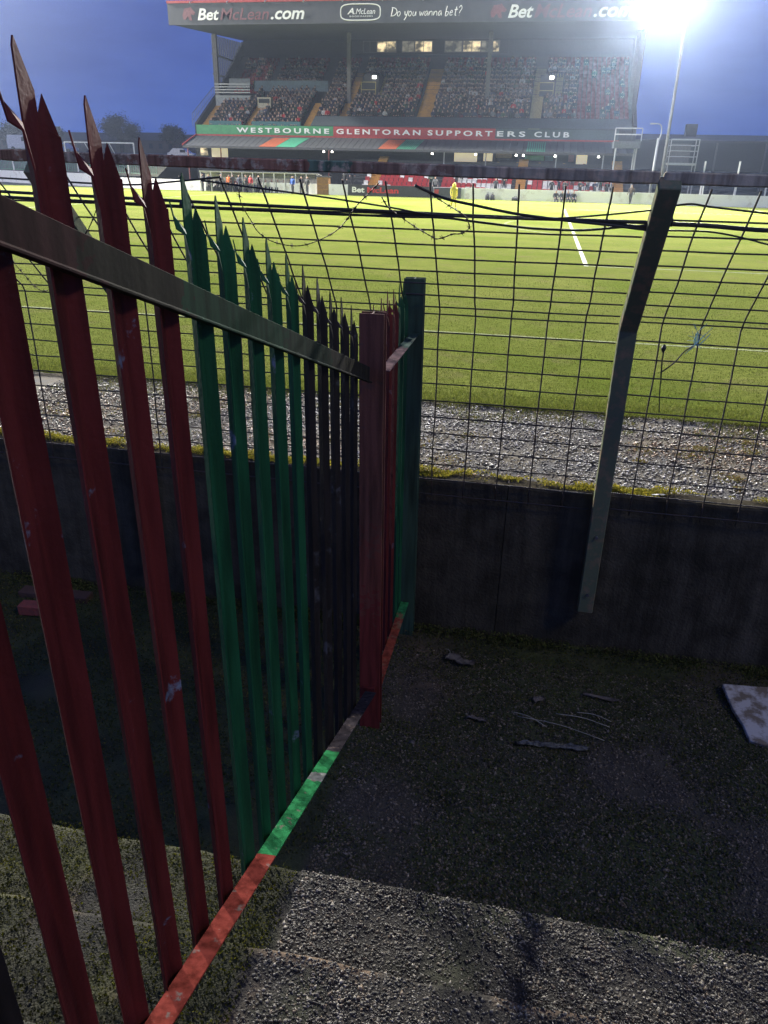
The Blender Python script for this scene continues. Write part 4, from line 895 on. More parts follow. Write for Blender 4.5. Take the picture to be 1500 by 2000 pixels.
# grey cover over the front rows, teal parapet at the left
v = []
for xa, xb in ((-27.4, 8.2),):
    part('front_cover', MB().prism([(93.28, 6.9), (95.3, 7.95), (95.3, 8.03), (93.28, 6.98)], xa, xb, 'x'), M['tarp'])
part('front_parapet', MB().box(-39.8, -35.8, 93.3, 93.42, 6.86, 7.30), M['teal']); part('front_parapet', MB().box(-34.5, -28.6, 93.3, 93.42, 6.86, 7.30), M['teal'])
part('blue_screen', MB().box(-37.0, -27.5, 101.4, 101.5, 11.0, 12.15), mat('grey_blue_screen', (0.08, 0.12, 0.16), 0.8))
# vomitories with a light and guard rails
for vx in (-22.0, -1.15):
    vom = part('entrance_way', MB().box(vx - 0.9, vx + 0.9, 101.0, 103.9, 10.6, 12.75), M['interior'])
    part('entrance_lamp', MB().box(vx + 0.15, vx + 0.6, 100.85, 100.98, 12.35, 12.65), M['lamp_glow'], vom)
    for z in (11.1, 11.9): part('guard_rail', MB().box(vx - 1.1, vx + 0.7, 100.3, 100.36, z, z + 0.07), M['aisle_pale'], vom)
    for x in (vx - 1.1, vx + 0.64): part('guard_post', MB().box(x, x + 0.07, 100.3, 100.36, 10.3, 11.9), M['aisle_pale'], vom)
# press platform and camera box at the left end
pr = part('press_platform', MB().box(-40.9, -36.4, 98.4, 99.8, 9.0, 10.3), mat('press_box_grey', (0.30, 0.32, 0.34), 0.7))
for z in (10.55, 10.85, 11.15, 11.45): part('rail_bar', MB().box(-40.9, -36.4, 98.3, 98.37, z, z + 0.10), M['steel'], pr)
part('rear_board', MB().box(-39.9, -37.2, 100.6, 100.7, 11.5, 12.3), mat('press_rear_board', (0.16, 0.18, 0.2), 0.8), pr)
cb = part('camera_box', MB().box(-34.95, -33.3, 96.8, 97.9, 8.9, 10.0), mat('camera_box_cream', (0.42, 0.38, 0.30), 0.7))
part('box_foot', MB().prism([(-34.75, 8.9), (-33.5, 8.9), (-34.0, 7.6), (-34.3, 7.6)], 96.9, 97.8, 'y'), M['wood'], cb)
part('box_opening', MB().box(-34.8, -33.45, 96.76, 96.8, 9.4, 9.85), M['interior'], cb)
# stair railing at the far left of the tier
hr = MB()
for k in range(12):
    y = 93.0 + k * 0.62; hr.tube([(GX0 - 0.4, y, 6.6 + k * 0.30), (GX0 - 0.4, y, 8.0 + k * 0.30)], 0.035, 4)
hr.tube([(GX0 - 0.4, 93.0, 8.0), (GX0 - 0.4, 99.8, 11.3)], 0.045, 4).tube([(GX0 - 0.4, 93.0, 7.3), (GX0 - 0.4, 99.8, 10.6)], 0.035, 4)
part('stair_railing', hr, M['steel'])
# lit windows high at the back
bw = part('window_band', MB().box(-26.0, -6.5, 109.5, 109.9, 15.9, 17.5), M['interior'])
for xa, xb, tone in ((-24.9, -23.2, 0), (-23.1, -20.7, 2), (-19.85, -18.35, 1), (-18.2, -16.05, 2), (-14.4, -12.3, 1), (-12.1, -9.95, 3), (-9.85, -8.65, 1), (-8.4, -7.65, 2)):
    wv = part('window', MB().box(xa - 0.08, xb + 0.08, 109.40, 109.5, 16.05, 17.32), M['steel_dark'], bw)
    mm = [M['interior'], M['lit_window_dim'], M['lit_window'], M['lit_window']][tone]
    part('pane', MB().box(xa + 0.02, xb - 0.02, 109.36, 109.398, 16.13, 17.24), mm, wv) if False else MB().box(xa + 0.02, xb - 0.02, 109.36, 109.398, 16.13, 17.24).build('pane', mm, bw)
    MB().box((xa + xb) / 2 - 0.03, (xa + xb) / 2 + 0.03, 109.33, 109.358, 16.13, 17.24).build('mullion', M['steel_dark'], bw)

# seats of the upper tier: far too many and too small to pick apart
sv, sf, scol = [], [], []
def seat_geo(x, y, z):
    mb = MB(); mb.box(x - 0.21, x + 0.21, y - 0.02, y + 0.36, z + 0.40, z + 0.45); mb.box(x - 0.21, x + 0.21, y + 0.34, y + 0.39, z + 0.42, z + 0.84); return mb.v, mb.f
AIS = [(-40.5, .6), (-35.2, .6), (-28.1, .55), (-24.35, .6), (-14.8, .95), (-2.15, .8)]
def blocked(x, y):
    if any(abs(x - a) < w_ for a, w_ in AIS): return True
    if 100.2 < y < 104.2 and (abs(x + 22) < 1.6 or abs(x + 1.15) < 1.9): return True
    if x < -36.2 and 98 < y < 101: return True
    if x > -27.5 and y < 95.4: return True
    if -35.2 < x < -33 and 96.3 < y < 98.2: return True
    return False
seat_spots = []
for a, b_ in rows[:-2]:
    for x in np.arange(GX0 + 0.7, GX1 - 0.5, 0.52):
        if not blocked(x, a): seat_spots.append((x + 0.0, a + 0.30, b_))
V, F, CC = [], [], []
for (x, y, z) in seat_spots:
    v, f = seat_geo(x, y, z); n0 = len(V); V += v; F += [[i + n0 for i in q] for q in f]
    c = (0.15, 0.022, 0.026) if (x > 0.6 or y > 101 or vnoise([x * 0.2], [y * 0.3])[0] > 0.45) else (0.03, 0.08, 0.05)
    CC += [c] * len(v)
tag(link('seat_rows', np_mesh('seat_rows', V, F, np.array(CC)), M['attr'], gs), kind='stuff')

# lower tier
lrows = [(83.6 + 0.8 * k, 0.25 + 0.36 * k) for k in range(10)]
poly = [(83.6, -0.2)] + [(q, b_) for a, b_ in lrows for q in (a, a + 0.8)] + [(91.6, -0.2)]
part('lower_tier', MB().prism(poly, -22.0, GX1, 'x'), M['tier'])
part('lower_back_wall', MB().box(GX0, GX1, 92.4, 92.9, 0.0, 5.4), M['interior'])
sm_ = {}
for k, m_ in (('red', M['seat_red']), ('white', M['seat_white'])):
    mb = MB(); mb.box(-0.22, 0.22, -0.02, 0.34, 0.40, 0.45).box(-0.22, 0.22, 0.34, 0.39, 0.40, 0.86); sm_[k] = mb.mesh('seat'); sm_[k].materials.append(m_)
cnt = 0
for r_, (a, b_) in enumerate(lrows[:5]):
    for x in np.arange(-19.0, 7.6, 0.52):
        if abs(x + 2.8) < 0.9 or abs(x + 18.3) < 0.6 or abs(x - 7.0) < 0.6 or (-12.2 < x < -11.0): continue
        k = 'white' if float(vnoise([x * 0.9], [r_ * 1.3], 8.0, 2)[0]) > 0.56 else 'red'
        o = link('seat', sm_[k], None, gs); o.location = (x, a + 0.3, b_); cnt += 1
for x in (-18.3, -2.8, 7.0):
    mb = MB()
    for a, b_ in lrows: mb.box(x - 0.5, x + 0.5, a + 0.004, a + 0.4, b_ - 0.05, b_ + 0.18); mb.box(x - 0.5, x + 0.5, a + 0.402, a + 0.796, b_ - 0.05, b_ + 0.355)
    part('aisle_stairs', mb, M['aisle'])
# rooms, boards and posts under the canopy
for xa, xb, za, zb, m_ in ((-10.55, -8.0, 3.45, 4.45, M['glow_panel']), (-7.3, -6.3, 3.6, 4.45, M['glow_panel']), (-5.95, -4.2, 3.95, 4.5, mat('brown_board', (0.25, 0.17, 0.1), 0.8)), (-2.8, -0.7, 3.75, 4.25, M['sign_green']), (-0.6, 0.3, 3.75, 4.25, M['teal']), (1.9, 2.5, 3.7, 4.4, M['letter_red']), (2.75, 3.9, 3.45, 4.5, M['glow_panel']), (-40.7, -39.8, 3.6, 4.4, M['lit_window']), (-39.3, -37.3, 3.3, 4.5, M['glow_panel'])):
    part('canopy_panel', MB().box(xa, xb, 92.32, 92.395, za, zb), m_)  # boards and panes alike; the cream boards carry their own glow
part('white_ledge', MB().box(-10.7, 5.0, 92.1, 92.3, 3.30, 3.42), M['white'])
for x in (-7.68, -5.6, -3.5, -1.1, 1.5, 3.64): part('yellow_post', MB().box(x - 0.13, x + 0.13, 91.7, 91.95, 2.4, 3.55), M['aisle'])
for x in (-40.9, -36.9, -24.2, -11.3, -6.8, 0.6, 5.4): part('canopy_post', MB().tube([(x, 89.3, 0.0), (x, 89.3, 4.5)], 0.07, 6), mat('canopy_post_red', (0.25, 0.07, 0.06), 0.7) if x < -20 else M['steel'])
for x in (-24.75, -23.8, -12.6, -7.9, -3.6, -2.85, 0.45, 4.9): part('canopy_lamp', MB().tube([(x, 89.25, 4.30), (x, 89.25, 4.12)], [0.07, 0.13], 8), M['lamp_glow'])
part('corner_gantry', MB().box(6.05, 8.6, 86.0, 88.6, 5.0, 5.6), mat('gantry_grey', (0.10, 0.11, 0.13), 0.7))
gr = MB()
for x in (6.05, 8.6): gr.tube([(x, 86.0, 5.6), (x, 86.0, 6.75)], 0.05, 4)
for z in (6.2, 6.75): gr.tube([(6.05, 86.0, z), (8.6, 86.0, z)], 0.05, 4)
part('gantry_railing', gr, M['steel'])
for x, y in ((6.3, 86.2), (8.3, 86.2), (8.3, 88.3)): part('gantry_leg', MB().tube([(x, y, 0), (x, y, 5.0)], 0.09, 6), M['steel'])

# ------------------------------------------------------------------ far perimeter wall, boards, dugouts
fw = tag(empty('far_wall', (0, 82, 0)), 'white painted wall along the far side of the pitch', 'wall')
M['wall_white'] = mat('far_wall_paint', (0.85, 0.85, 0.83), 0.8, col2=(0.55, 0.50, 0.45), scale=1.2, lo=0.55, hi=0.75)
pts = [(-110, 118), (-88, 106), (-66, 94), (-50, 88), (-40, 84.5), (-22, 82.2), (6, 81.6), (30, 82.2), (70, 90), (110, 110)]
for (a, b_), (c_, d_) in zip(pts[:-1], pts[1:]):
    t = Vector((c_ - a, d_ - b_, 0)).normalized(); nn = Vector((-t.y, t.x, 0)) * 0.2; top = 1.05 if a > -60 else 1.35
    A, B = Vector((a, b_ - 82, 0)), Vector((c_, d_ - 82, 0)); B = B - t * 0.01
    v = [A, B, B + nn, A + nn]; v = [tuple(p + Vector((0, 0, -0.1))) for p in v] + [tuple(p + Vector((0, 0, top))) for p in v]
    MB().add(v, [(0, 3, 2, 1), (4, 5, 6, 7), (0, 1, 5, 4), (1, 2, 6, 5), (2, 3, 7, 6), (3, 0, 4, 7)]).build('wall_section', M['wall_white'], fw)
bd = tag(empty('advertising_board', (-15.7, 81.6, 0)), 'dark grey advertising board on the far wall reading Bet McLean', 'board')
o = MB().box(-4.4, 4.4, -0.04, 0.12, 0.05, 1.08).build('panel', mat('dark_board', (0.035, 0.036, 0.045), 0.5), bd)
tb_ = text_mesh('Bet', -3.95, -2.65, 0.35, 0.88, -0.045, M['letter_white'], bd, 'lettering', 0, 0.03)
text_mesh('McLean', -2.35, 0.9, 0.35, 0.88, -0.045, mat('board_red', (0.65, 0.03, 0.03), 0.5), bd, 'lettering', 0, 0.03)
b2 = tag(empty('advertising_board', (-9.8, 81.6, 0)), 'dark grey advertising board with a red edge beside the yellow clad steward', 'board')
MB().box(-1.35, 1.35, -0.04, 0.12, 0.05, 1.02).build('panel', mat('slate_board', (0.06, 0.065, 0.08), 0.5), b2)
MB().box(-1.35, -0.9, -0.07, -0.045, 0.45, 0.85).build('red_panel', M['seat_red'], b2)
dug = tag(empty('dugout', (-30.2, 83.6, 0)), 'long white framed dugout shelter with clear panels behind the substitutes', 'dugout')
MB().box(-6.5, 6.5, 0.4, 0.5, 0, 1.75).build('back_panel', mat('dugout_back', (0.55, 0.53, 0.48), 0.7), dug)
MB().prism([(-0.9, 1.95), (0.55, 1.78), (0.55, 1.86), (-0.9, 2.03)], -6.6, 6.6, 'x').build('roof', mat('dugout_roof', (0.6, 0.6, 0.58), 0.6), dug)
for x in np.linspace(-6.5, 6.5, 12): MB().box(x - 0.05, x + 0.05, -0.85, -0.75, 0, 1.95).build('post', M['white'], dug)
MB().box(-6.3, 6.3, -0.1, 0.3, 0.0, 0.45).build('bench', mat('dugout_bench', (0.1, 0.1, 0.11), 0.6), dug)
shed = tag(empty('timber_kiosk', (-22.95, 82.6, 0)), 'narrow orange brown timber kiosk at the end of the dugout', 'kiosk')
MB().box(-0.62, 0.62, -0.4, 0.4, 0.0, 1.68).build('body', M['wood'], shed); MB().box(-0.7, 0.7, -0.5, 0.5, 1.69, 1.8).build('roof', M['steel_dark'], shed)
for z in (0.5, 1.0): MB().box(-0.6, 0.6, -0.43, -0.405, z, z + 0.06).build('slat', M['aisle'], shed)

M['mast'] = mat('mast_steel', (0.13, 0.13, 0.15), 0.7)
M['steel'].node_tree.nodes['Mix'].inputs[6].default_value = (0.26, 0.27, 0.29, 1)
# ------------------------------------------------------------------ floodlight towers
def tower(loc, aim, energy, label, spread=70, soft=1.3):
    root = tag(empty('floodlight_tower', loc), label, 'floodlight', 'floodlight towers round the ground')
    MB().tube([(0, 0, 0), (0, 0, 8), (0, 0, 38.4)], [0.17, 0.14, 0.09], 10).build('mast', M['mast'], root, smooth=True)
    MB().tube([(0, 0, 0), (0, 0, 0.5)], 0.55, 10).build('mast_base', M['steel_dark'], root)
    d = (Vector(aim) - Vector(loc) - Vector((0, 0, 38))); yaw = math.atan2(d.y, d.x)
    rx = Matrix.Rotation(yaw, 4, 'Z')
    MB().box(-0.25, -0.1, -2.4, 2.4, 36.2, 39.8).build('head_frame', M['steel_dark'], root).matrix_local = rx
    for i in range(5):
        for j in range(4):
            lp = MB().box(-0.08, 0.3, -2.2 + 0.92 * i, -1.5 + 0.92 * i, 36.4 + 0.84 * j, 37.1 + 0.84 * j).build('lamp', M['steel_dark'], root); lp.matrix_local = rx
            lens = MB().box(0.302, 0.32, -2.15 + 0.92 * i, -1.55 + 0.92 * i, 36.45 + 0.84 * j, 37.05 + 0.84 * j).build('lens', M['flood_glow'], lp)
    ld = bpy.data.lights.new('floodlight', 'SPOT'); ld.energy = energy; ld.color = FLOOD_COL; ld.spot_size = RAD(spread * 2); ld.spot_blend = 0.6; ld.shadow_soft_size = soft
    lo = bpy.data.objects.new('floodlight', ld); COL.objects.link(lo); dn = d.normalized()
    lo.location = Vector(loc) + Vector((0, 0, 38)) + dn * 2.2; lo.rotation_euler = d.to_track_quat('-Z', 'Y').to_euler(); lo.parent = root; lo.matrix_parent_inverse = Matrix.Translation(-Vector(loc))
    return root
tower((10.8, 84.0, 0), (-10, 20, 0), FLOOD_FAR_RIGHT, 'tall grey floodlight mast beyond the far wall at the right')
tower((-88.0, 86.0, 0), (0, 14, 0), FLOOD_FAR_LEFT, 'floodlight mast beyond the far left corner of the pitch', 50)
tower((-86.0, -4.0, 0), (-22, 84, 0), FLOOD_NEAR_LEFT, 'floodlight mast at the near left corner of the pitch', 41)
tower((34.0, -12.0, 0), (-10, 40, 0), FILL_NEAR_RIGHT, 'unseen added fill light mast behind the terrace at the near right corner', 78, 3.5)  # tower added out of view; weak fill brightening wall, pales and ground

# lamps bracketed to the right-hand end of the stand roof, facing the pitch
rl = tag(empty('roof_floodlight', (9.3, 88.1, 17.0)), 'blazing floodlight cluster on a bracket at the right end of the stand roof', 'floodlight')
MB().tube([(-1.0, 0.2, -0.6), (0.0, 0.1, 0.2), (0.0, 0.1, 1.9)], 0.07, 6).build('bracket', M['steel_dark'], rl)
for i in range(3):
    for j in range(2):
        lp = MB().box(-0.75 + 0.52 * i, -0.30 + 0.52 * i, -0.30, 0.05, 0.85 + 0.52 * j, 1.30 + 0.52 * j).build('lamp', M['steel_dark'], rl)
        MB().box(-0.72 + 0.52 * i, -0.33 + 0.52 * i, -0.325, -0.302, 0.88 + 0.52 * j, 1.27 + 0.52 * j).build('lens', M['flood_glow'], lp)
ld = bpy.data.lights.new('roof_floodlight_beam', 'SPOT'); ld.energy = FLOOD_ROOF; ld.color = (0.95, 0.97, 1.0); ld.spot_size = RAD(120); ld.spot_blend = 0.7; ld.shadow_soft_size = 0.6
lo = bpy.data.objects.new('roof_floodlight_beam', ld); COL.objects.link(lo); lo.location = (0, -0.9, 1.3); lo.parent = rl; lo.rotation_euler = Vector((-0.15, -1.0, -0.22)).to_track_quat('-Z', 'Y').to_euler()

# ------------------------------------------------------------------ people
def human(name, J, bones, tags, sub=0):
    """continuous body grown over a skeleton; returns verts, faces and a material slot for each face"""
    me = bpy.data.meshes.new(name); names = list(J)
    me.from_pydata([J[k][0] for k in names], [(names.index(a), names.index(b)) for a, b in bones], [])
    o = bpy.data.objects.new(name, me); COL.objects.link(o)
    md = o.modifiers.new('skin', 'SKIN'); md.use_smooth_shade = True; md.branch_smoothing = 0.3
    for i, k in enumerate(names):
        sv = me.skin_vertices[0].data[i]; sv.radius = J[k][1]; sv.use_root = (k == 'pelvis')
    if sub: s_ = o.modifiers.new('sub', 'SUBSURF'); s_.levels = sub; s_.render_levels = sub
    ev = o.evaluated_get(bpy.context.evaluated_depsgraph_get()); m2 = ev.to_mesh()
    v = np.array([p.co[:] for p in m2.vertices]); f = [tuple(p.vertices) for p in m2.polygons]; ev.to_mesh_clear()
    bpy.data.objects.remove(o); bpy.data.meshes.remove(me)
    segs = [(np.array(J[a][0]), np.array(J[b][0]), tags.get(b, 0)) for a, b in bones]
    slot = []
    for q in f:
        c = v[list(q)].mean(0); best = (9e9, 0)
        for a, b, t in segs:
            d = b - a; u = np.clip(((c - a) @ d) / (d @ d), 0, 1); e = np.linalg.norm(c - a - u * d)
            if e < best[0]: best = (e, t)
        t = best[1]
        if t == 2:
            hc = np.array(J['head2'][0])
            if c[2] > hc[2] + 0.02 or c[1] > hc[1] + 0.035: t = 3
        slot.append(t)
    return v, f, slot
BONES = [('pelvis', 'waist'), ('waist', 'chest'), ('chest', 'neck'), ('neck', 'head1'), ('head1', 'head2'), ('head2', 'head3')]
for s_ in 'lr': BONES += [('chest', 'sho' + s_), ('sho' + s_, 'elb' + s_), ('elb' + s_, 'wri' + s_), ('wri' + s_, 'han' + s_), ('pelvis', 'hip' + s_), ('hip' + s_, 'kne' + s_), ('kne' + s_, 'ank' + s_), ('ank' + s_, 'toe' + s_)]
TAGS = {'neck': 0, 'head1': 2, 'head2': 2, 'head3': 2}
for s_ in 'lr': TAGS.update({'han' + s_: 2, 'hip' + s_: 1, 'kne' + s_: 1, 'ank' + s_: 1, 'toe' + s_: 4})
def pose(kind):
    J = {}
    if kind == 'seated':
        J.update(pelvis=((0, 0.10, 0.52), (0.17, 0.14)), waist=((0, 0.11, 0.70), (0.16, 0.13)), chest=((0, 0.09, 0.92), (0.19, 0.14)), neck=((0, 0.07, 1.08), (0.07, 0.07)), head1=((0, 0.05, 1.16), (0.078, 0.085)), head2=((0, 0.045, 1.25), (0.085, 0.098)), head3=((0, 0.05, 1.33), (0.05, 0.055)))
        for s_, q in (('l', -1), ('r', 1)):
            J['sho' + s_] = ((q * 0.20, 0.09, 1.02), (0.075, 0.075)); J['elb' + s_] = ((q * 0.27, 0.02, 0.76), (0.058, 0.058)); J['wri' + s_] = ((q * 0.13, -0.20, 0.66), (0.045, 0.045)); J['han' + s_] = ((q * 0.06, -0.27, 0.64), (0.045, 0.03))
            J['hip' + s_] = ((q * 0.10, 0.04, 0.53), (0.11, 0.10)); J['kne' + s_] = ((q * 0.14, -0.38, 0.53), (0.075, 0.075)); J['ank' + s_] = ((q * 0.13, -0.36, 0.10), (0.05, 0.05)); J['toe' + s_] = ((q * 0.14, -0.50, 0.05), (0.045, 0.04))
    else:
        J.update(pelvis=((0, 0, 0.95), (0.16, 0.12)), waist=((0, 0, 1.10), (0.155, 0.12)), chest=((0, 0, 1.33), (0.19, 0.13)), neck=((0, 0, 1.50), (0.065, 0.065)), head1=((0, -0.01, 1.57), (0.076, 0.085)), head2=((0, -0.015, 1.66), (0.083, 0.096)), head3=((0, -0.01, 1.74), (0.05, 0.055)))
        st = 0.16 if kind == 'walking' else 0.02
        for s_, q in (('l', -1), ('r', 1)):
            J['sho' + s_] = ((q * 0.20, 0, 1.44), (0.07, 0.07)); J['hip' + s_] = ((q * 0.09, 0, 0.90), (0.105, 0.105))
            if kind == 'arms_folded': J['elb' + s_] = ((q * 0.27, -0.06, 1.18), (0.055, 0.055)); J['wri' + s_] = ((q * 0.05, -0.20, 1.20), (0.045, 0.045)); J['han' + s_] = ((-q * 0.06, -0.19, 1.23), (0.04, 0.03))
            elif kind == 'pointing' and q > 0: J['elb' + s_] = ((q * 0.36, -0.18, 1.36), (0.05, 0.05)); J['wri' + s_] = ((q * 0.50, -0.38, 1.42), (0.038, 0.038)); J['han' + s_] = ((q * 0.56, -0.47, 1.45), (0.04, 0.025))
            else: J['elb' + s_] = ((q * 0.27, 0.03 + q * st * 0.4, 1.15), (0.052, 0.052)); J['wri' + s_] = ((q * 0.27, -0.07 + q * st * 0.7, 0.91), (0.038, 0.038)); J['han' + s_] = ((q * 0.26, -0.11 + q * st * 0.8, 0.82), (0.035, 0.045))
            J['kne' + s_] = ((q * 0.10, -0.02 - q * st * 0.6, 0.50), (0.07, 0.07)); J['ank' + s_] = ((q * 0.10, 0.03 - q * st * 1.5, 0.09), (0.047, 0.047)); J['toe' + s_] = ((q * 0.12, -0.13 - q * st * 1.5, 0.045), (0.045, 0.04))
    return J
HUM = {k: human(k, pose(k), BONES, TAGS, 1) for k in ('standing', 'arms_folded', 'walking', 'pointing')}
HUM['seated'] = human('seated', pose('seated'), BONES, TAGS, 1)
LOW = human('seated_low', pose('seated'), BONES, TAGS, 0)
M['boots'] = mat('boots', (0.012, 0.012, 0.012), 0.6)
M['yellow_suit'] = mat('yellow_waterproof', (0.72, 0.62, 0.03), 0.5, col2=(0.6, 0.5, 0.02), scale=9)
def human_mesh(kind, mats=None):
    v, f, slot = HUM[kind]; me = bpy.data.meshes.new('body'); me.from_pydata(v.tolist(), [], f); me.polygons.foreach_set('material_index', slot); me.polygons.foreach_set('use_smooth', [True] * len(f))
    for m in (mats or (M['cloth'], M['trousers'], M['skin'], M['hair'], M['boots'])): me.materials.append(m)
    return me
HM = {k: human_mesh(k) for k in HUM}
HM_TRACK = {k: human_mesh(k, (M['cloth'], M['cloth'], M['skin'], M['hair'], M['boots'])) for k in ('standing', 'seated', 'walking')}
COATS = {'black': (0.012, 0.012, 0.014), 'navy': (0.015, 0.02, 0.05), 'charcoal': (0.035, 0.036, 0.04), 'dark green': (0.015, 0.05, 0.025), 'red': (0.35, 0.02, 0.025), 'white': (0.40, 0.40, 0.41), 'grey': (0.13, 0.13, 0.14), 'blue': (0.02, 0.08, 0.35), 'orange': (0.65, 0.14, 0.02), 'brown': (0.07, 0.045, 0.03)}
def person(kind, loc, rz, coat, label, group=None, name='person', scale=1.0, track=False):
    o = link(name, HM_TRACK[kind] if track else HM[kind]); o.location = loc; o.rotation_euler = (0, 0, rz); o.color = (*COATS[coat], 1); o.scale = (scale,) * 3
    return tag(o, label, 'person', group)
# the crowd in the upper tier: front rows as people of their own, the rest as one mass
BLOCKS = [(-40.5, 'beside left end wall'), (-35.2, 'left of camera box'), (-28.1, 'right of camera box'), (-24.35, 'left of second column'), (-14.8, 'left of orange stairway'), (-2.15, 'left of pale stairway'), (99, 'right of pale stairway')]
ORD = ['front', 'second', 'third', 'fourth', 'fifth', 'sixth', 'seventh', 'eighth', 'ninth', 'tenth']
def block_of(x):
    for a, t in BLOCKS:
        if x < a: return t
crowd = []
for (x, y, z) in seat_spots:
    p_occ = 0.97
    if x > 0.9: p_occ = 0.62 if x < 2.2 else 0.10
    if x < -36.0 and y > 100: p_occ = 0.08
    if y > 106.0: p_occ = 0.30
    if y > 107.4: p_occ = 0.0
    p_occ *= 0.78 + 0.45 * float(vnoise([x * 0.25], [y * 0.4], 6.0, 2)[0])
    if random.random() < p_occ: crowd.append((x + random.uniform(-0.07, 0.07), y + random.uniform(-0.05, 0.05), z))
crowd.sort(key=lambda p: p[1] + 0.001 * abs(p[0] + 15))
cw = ['black'] * 14 + ['navy'] * 6 + ['charcoal'] * 7 + ['dark green'] * 2 + ['red'] + ['grey'] * 2 + ['white'] + ['brown'] * 2
for (x, y, z) in crowd[:300]:
    ct = random.choice(cw); row = ORD[min(9, int((y - 93.2) / 0.78))]
    kd = 'seated' if random.random() > 0.12 else 'arms_folded'
    person(kd, (x, y - 0.02, z), random.uniform(-0.5, 0.5) + 0.1, ct, f'{"seated" if kd == "seated" else "standing"} spectator in {ct}, {row} upper row, {block_of(x)}', 'spectators in the upper tier', scale=random.uniform(0.93, 1.06))
v0, f0, s0 = LOW; tri = []
for q in f0: tri += [(q[0], q[i], q[i + 1]) for i in range(1, len(q) - 1)]
tri = np.array(tri); vs = np.zeros(len(v0), int); 
for q, t in zip(f0, s0):
    for i in q: vs[i] = max(vs[i], t) if t in (2, 3) else (vs[i] or t)
V, F, CC = [], [], []
for k, (x, y, z) in enumerate(crowd[300:]):
    a = random.uniform(-0.5, 0.5) + 0.1; s_ = random.uniform(0.93, 1.06); ca, sa = math.cos(a) * s_, math.sin(a) * s_
    V.append(np.stack([x + v0[:, 0] * ca - v0[:, 1] * sa, y + v0[:, 0] * sa + v0[:, 1] * ca, z + v0[:, 2] * s_], -1)); F.append(tri + k * len(v0))
    palc = np.array([COATS[random.choice(cw)], (0.02, 0.021, 0.028), (0.34, 0.23, 0.19), random.choice([(0.03, 0.02, 0.015), (0.08, 0.06, 0.04), (0.25, 0.24, 0.23), (0.02, 0.02, 0.03)]), (0.01, 0.01, 0.01)]); CC.append(palc[vs])
tag(link('crowd', np_mesh('crowd', np.concatenate(V), np.concatenate(F), np.concatenate(CC)), M['attr']), 'dense crowd in dark coats filling the rear rows of the upper tier', 'crowd', kind='stuff')
# lower tier: a thin line of people behind the far wall
GL = 'people in the lower tier and by the touchline'
lowers = [(-21.2, 1, 'black'), (-20.6, 2, 'navy'), (-12.0, 1, 'dark green'), (-11.4, 0, 'grey'), (-9.4, 2, 'black'), (-9.0, 3, 'red'), (-5.2, 0, 'charcoal'), (-4.4, 1, 'black'), (0.4, 0, 'black'), (1.1, 1, 'navy'), (1.7, 0, 'charcoal'), (2.4, 2, 'black'), (3.2, 0, 'black'), (3.9, 1, 'grey'), (4.6, 0, 'navy'), (5.2, 1, 'dark green'), (5.8, 0, 'black')]
for x, r_, ct in lowers:
    a, b_ = lrows[r_]
    where = 'near the timber kiosk' if x < -20 else 'behind the steward in yellow' if x < -8 else 'beside the orange lower stairway' if x < -4 else 'below the corner gantry'
    person('arms_folded' if random.random() < 0.4 else 'standing', (x, a + 0.3, b_), random.uniform(-0.4, 0.4), ct, f'spectator in {ct} standing in the lower tier {where}', GL)
# technical area
TA = [('standing', -36.2, 'black', 'person in black standing at the far left end of the dugout'), ('arms_folded', -35.4, 'navy', 'person in navy with folded arms near the left end of the dugout'), ('standing', -34.0, 'charcoal', 'person in charcoal standing left of the orange jacket'), ('standing', -33.2, 'orange', 'person in an orange jacket in front of the dugout'), ('standing', -32.7, 'black', 'person in black just right of the orange jacket'), ('walking', -31.9, 'navy', 'person in navy mid stride in front of the dugout'), ('arms_folded', -31.3, 'black', 'person in black with folded arms left of the red jacket'), ('standing', -30.55, 'red', 'person in a red jacket standing in front of the dugout'), ('standing', -29.9, 'grey', 'person in grey right of the red jacket'), ('standing', -26.0, 'blue', 'person in a bright blue jacket at the right end of the dugout'), ('arms_folded', -25.2, 'black', 'person in black with folded arms beside the bright blue jacket'), ('standing', -24.5, 'charcoal', 'person in charcoal standing next to the timber kiosk')]
for kd, x, ct, lab in TA: person(kd, (x, 81.9 + random.uniform(-0.5, 0.2), 0.0), random.uniform(-0.6, 0.6), ct, lab, GL)
for k, x in enumerate(np.linspace(-35.8, -24.8, 17)):
    ct = random.choice(['black', 'navy', 'charcoal', 'black', 'red', 'grey'])
    person('seated', (x, 83.35, 0.0), random.uniform(-0.2, 0.2), ct, f'substitute in {ct} seated on the dugout bench', 'substitutes on the dugout bench')
# steward in yellow waterproofs with the hood up
st = link('person', human_mesh('walking', (M['yellow_suit'], M['yellow_suit'], M['skin'], M['yellow_suit'], M['boots']))); st.location = (-6.75, 60.2, 0.02); st.rotation_euler = (0, 0, 0.5); st.scale = (1.03,) * 3
tag(st, 'steward in a hooded yellow waterproof suit standing on the pitch', 'person')
MB().tube([(0, 0.02, 1.50), (0, 0.015, 1.60), (0, 0.0, 1.70), (0, 0.0, 1.79)], [0.13, 0.135, 0.12, 0.03], 10).build('hood', M['yellow_suit'], st, smooth=True)
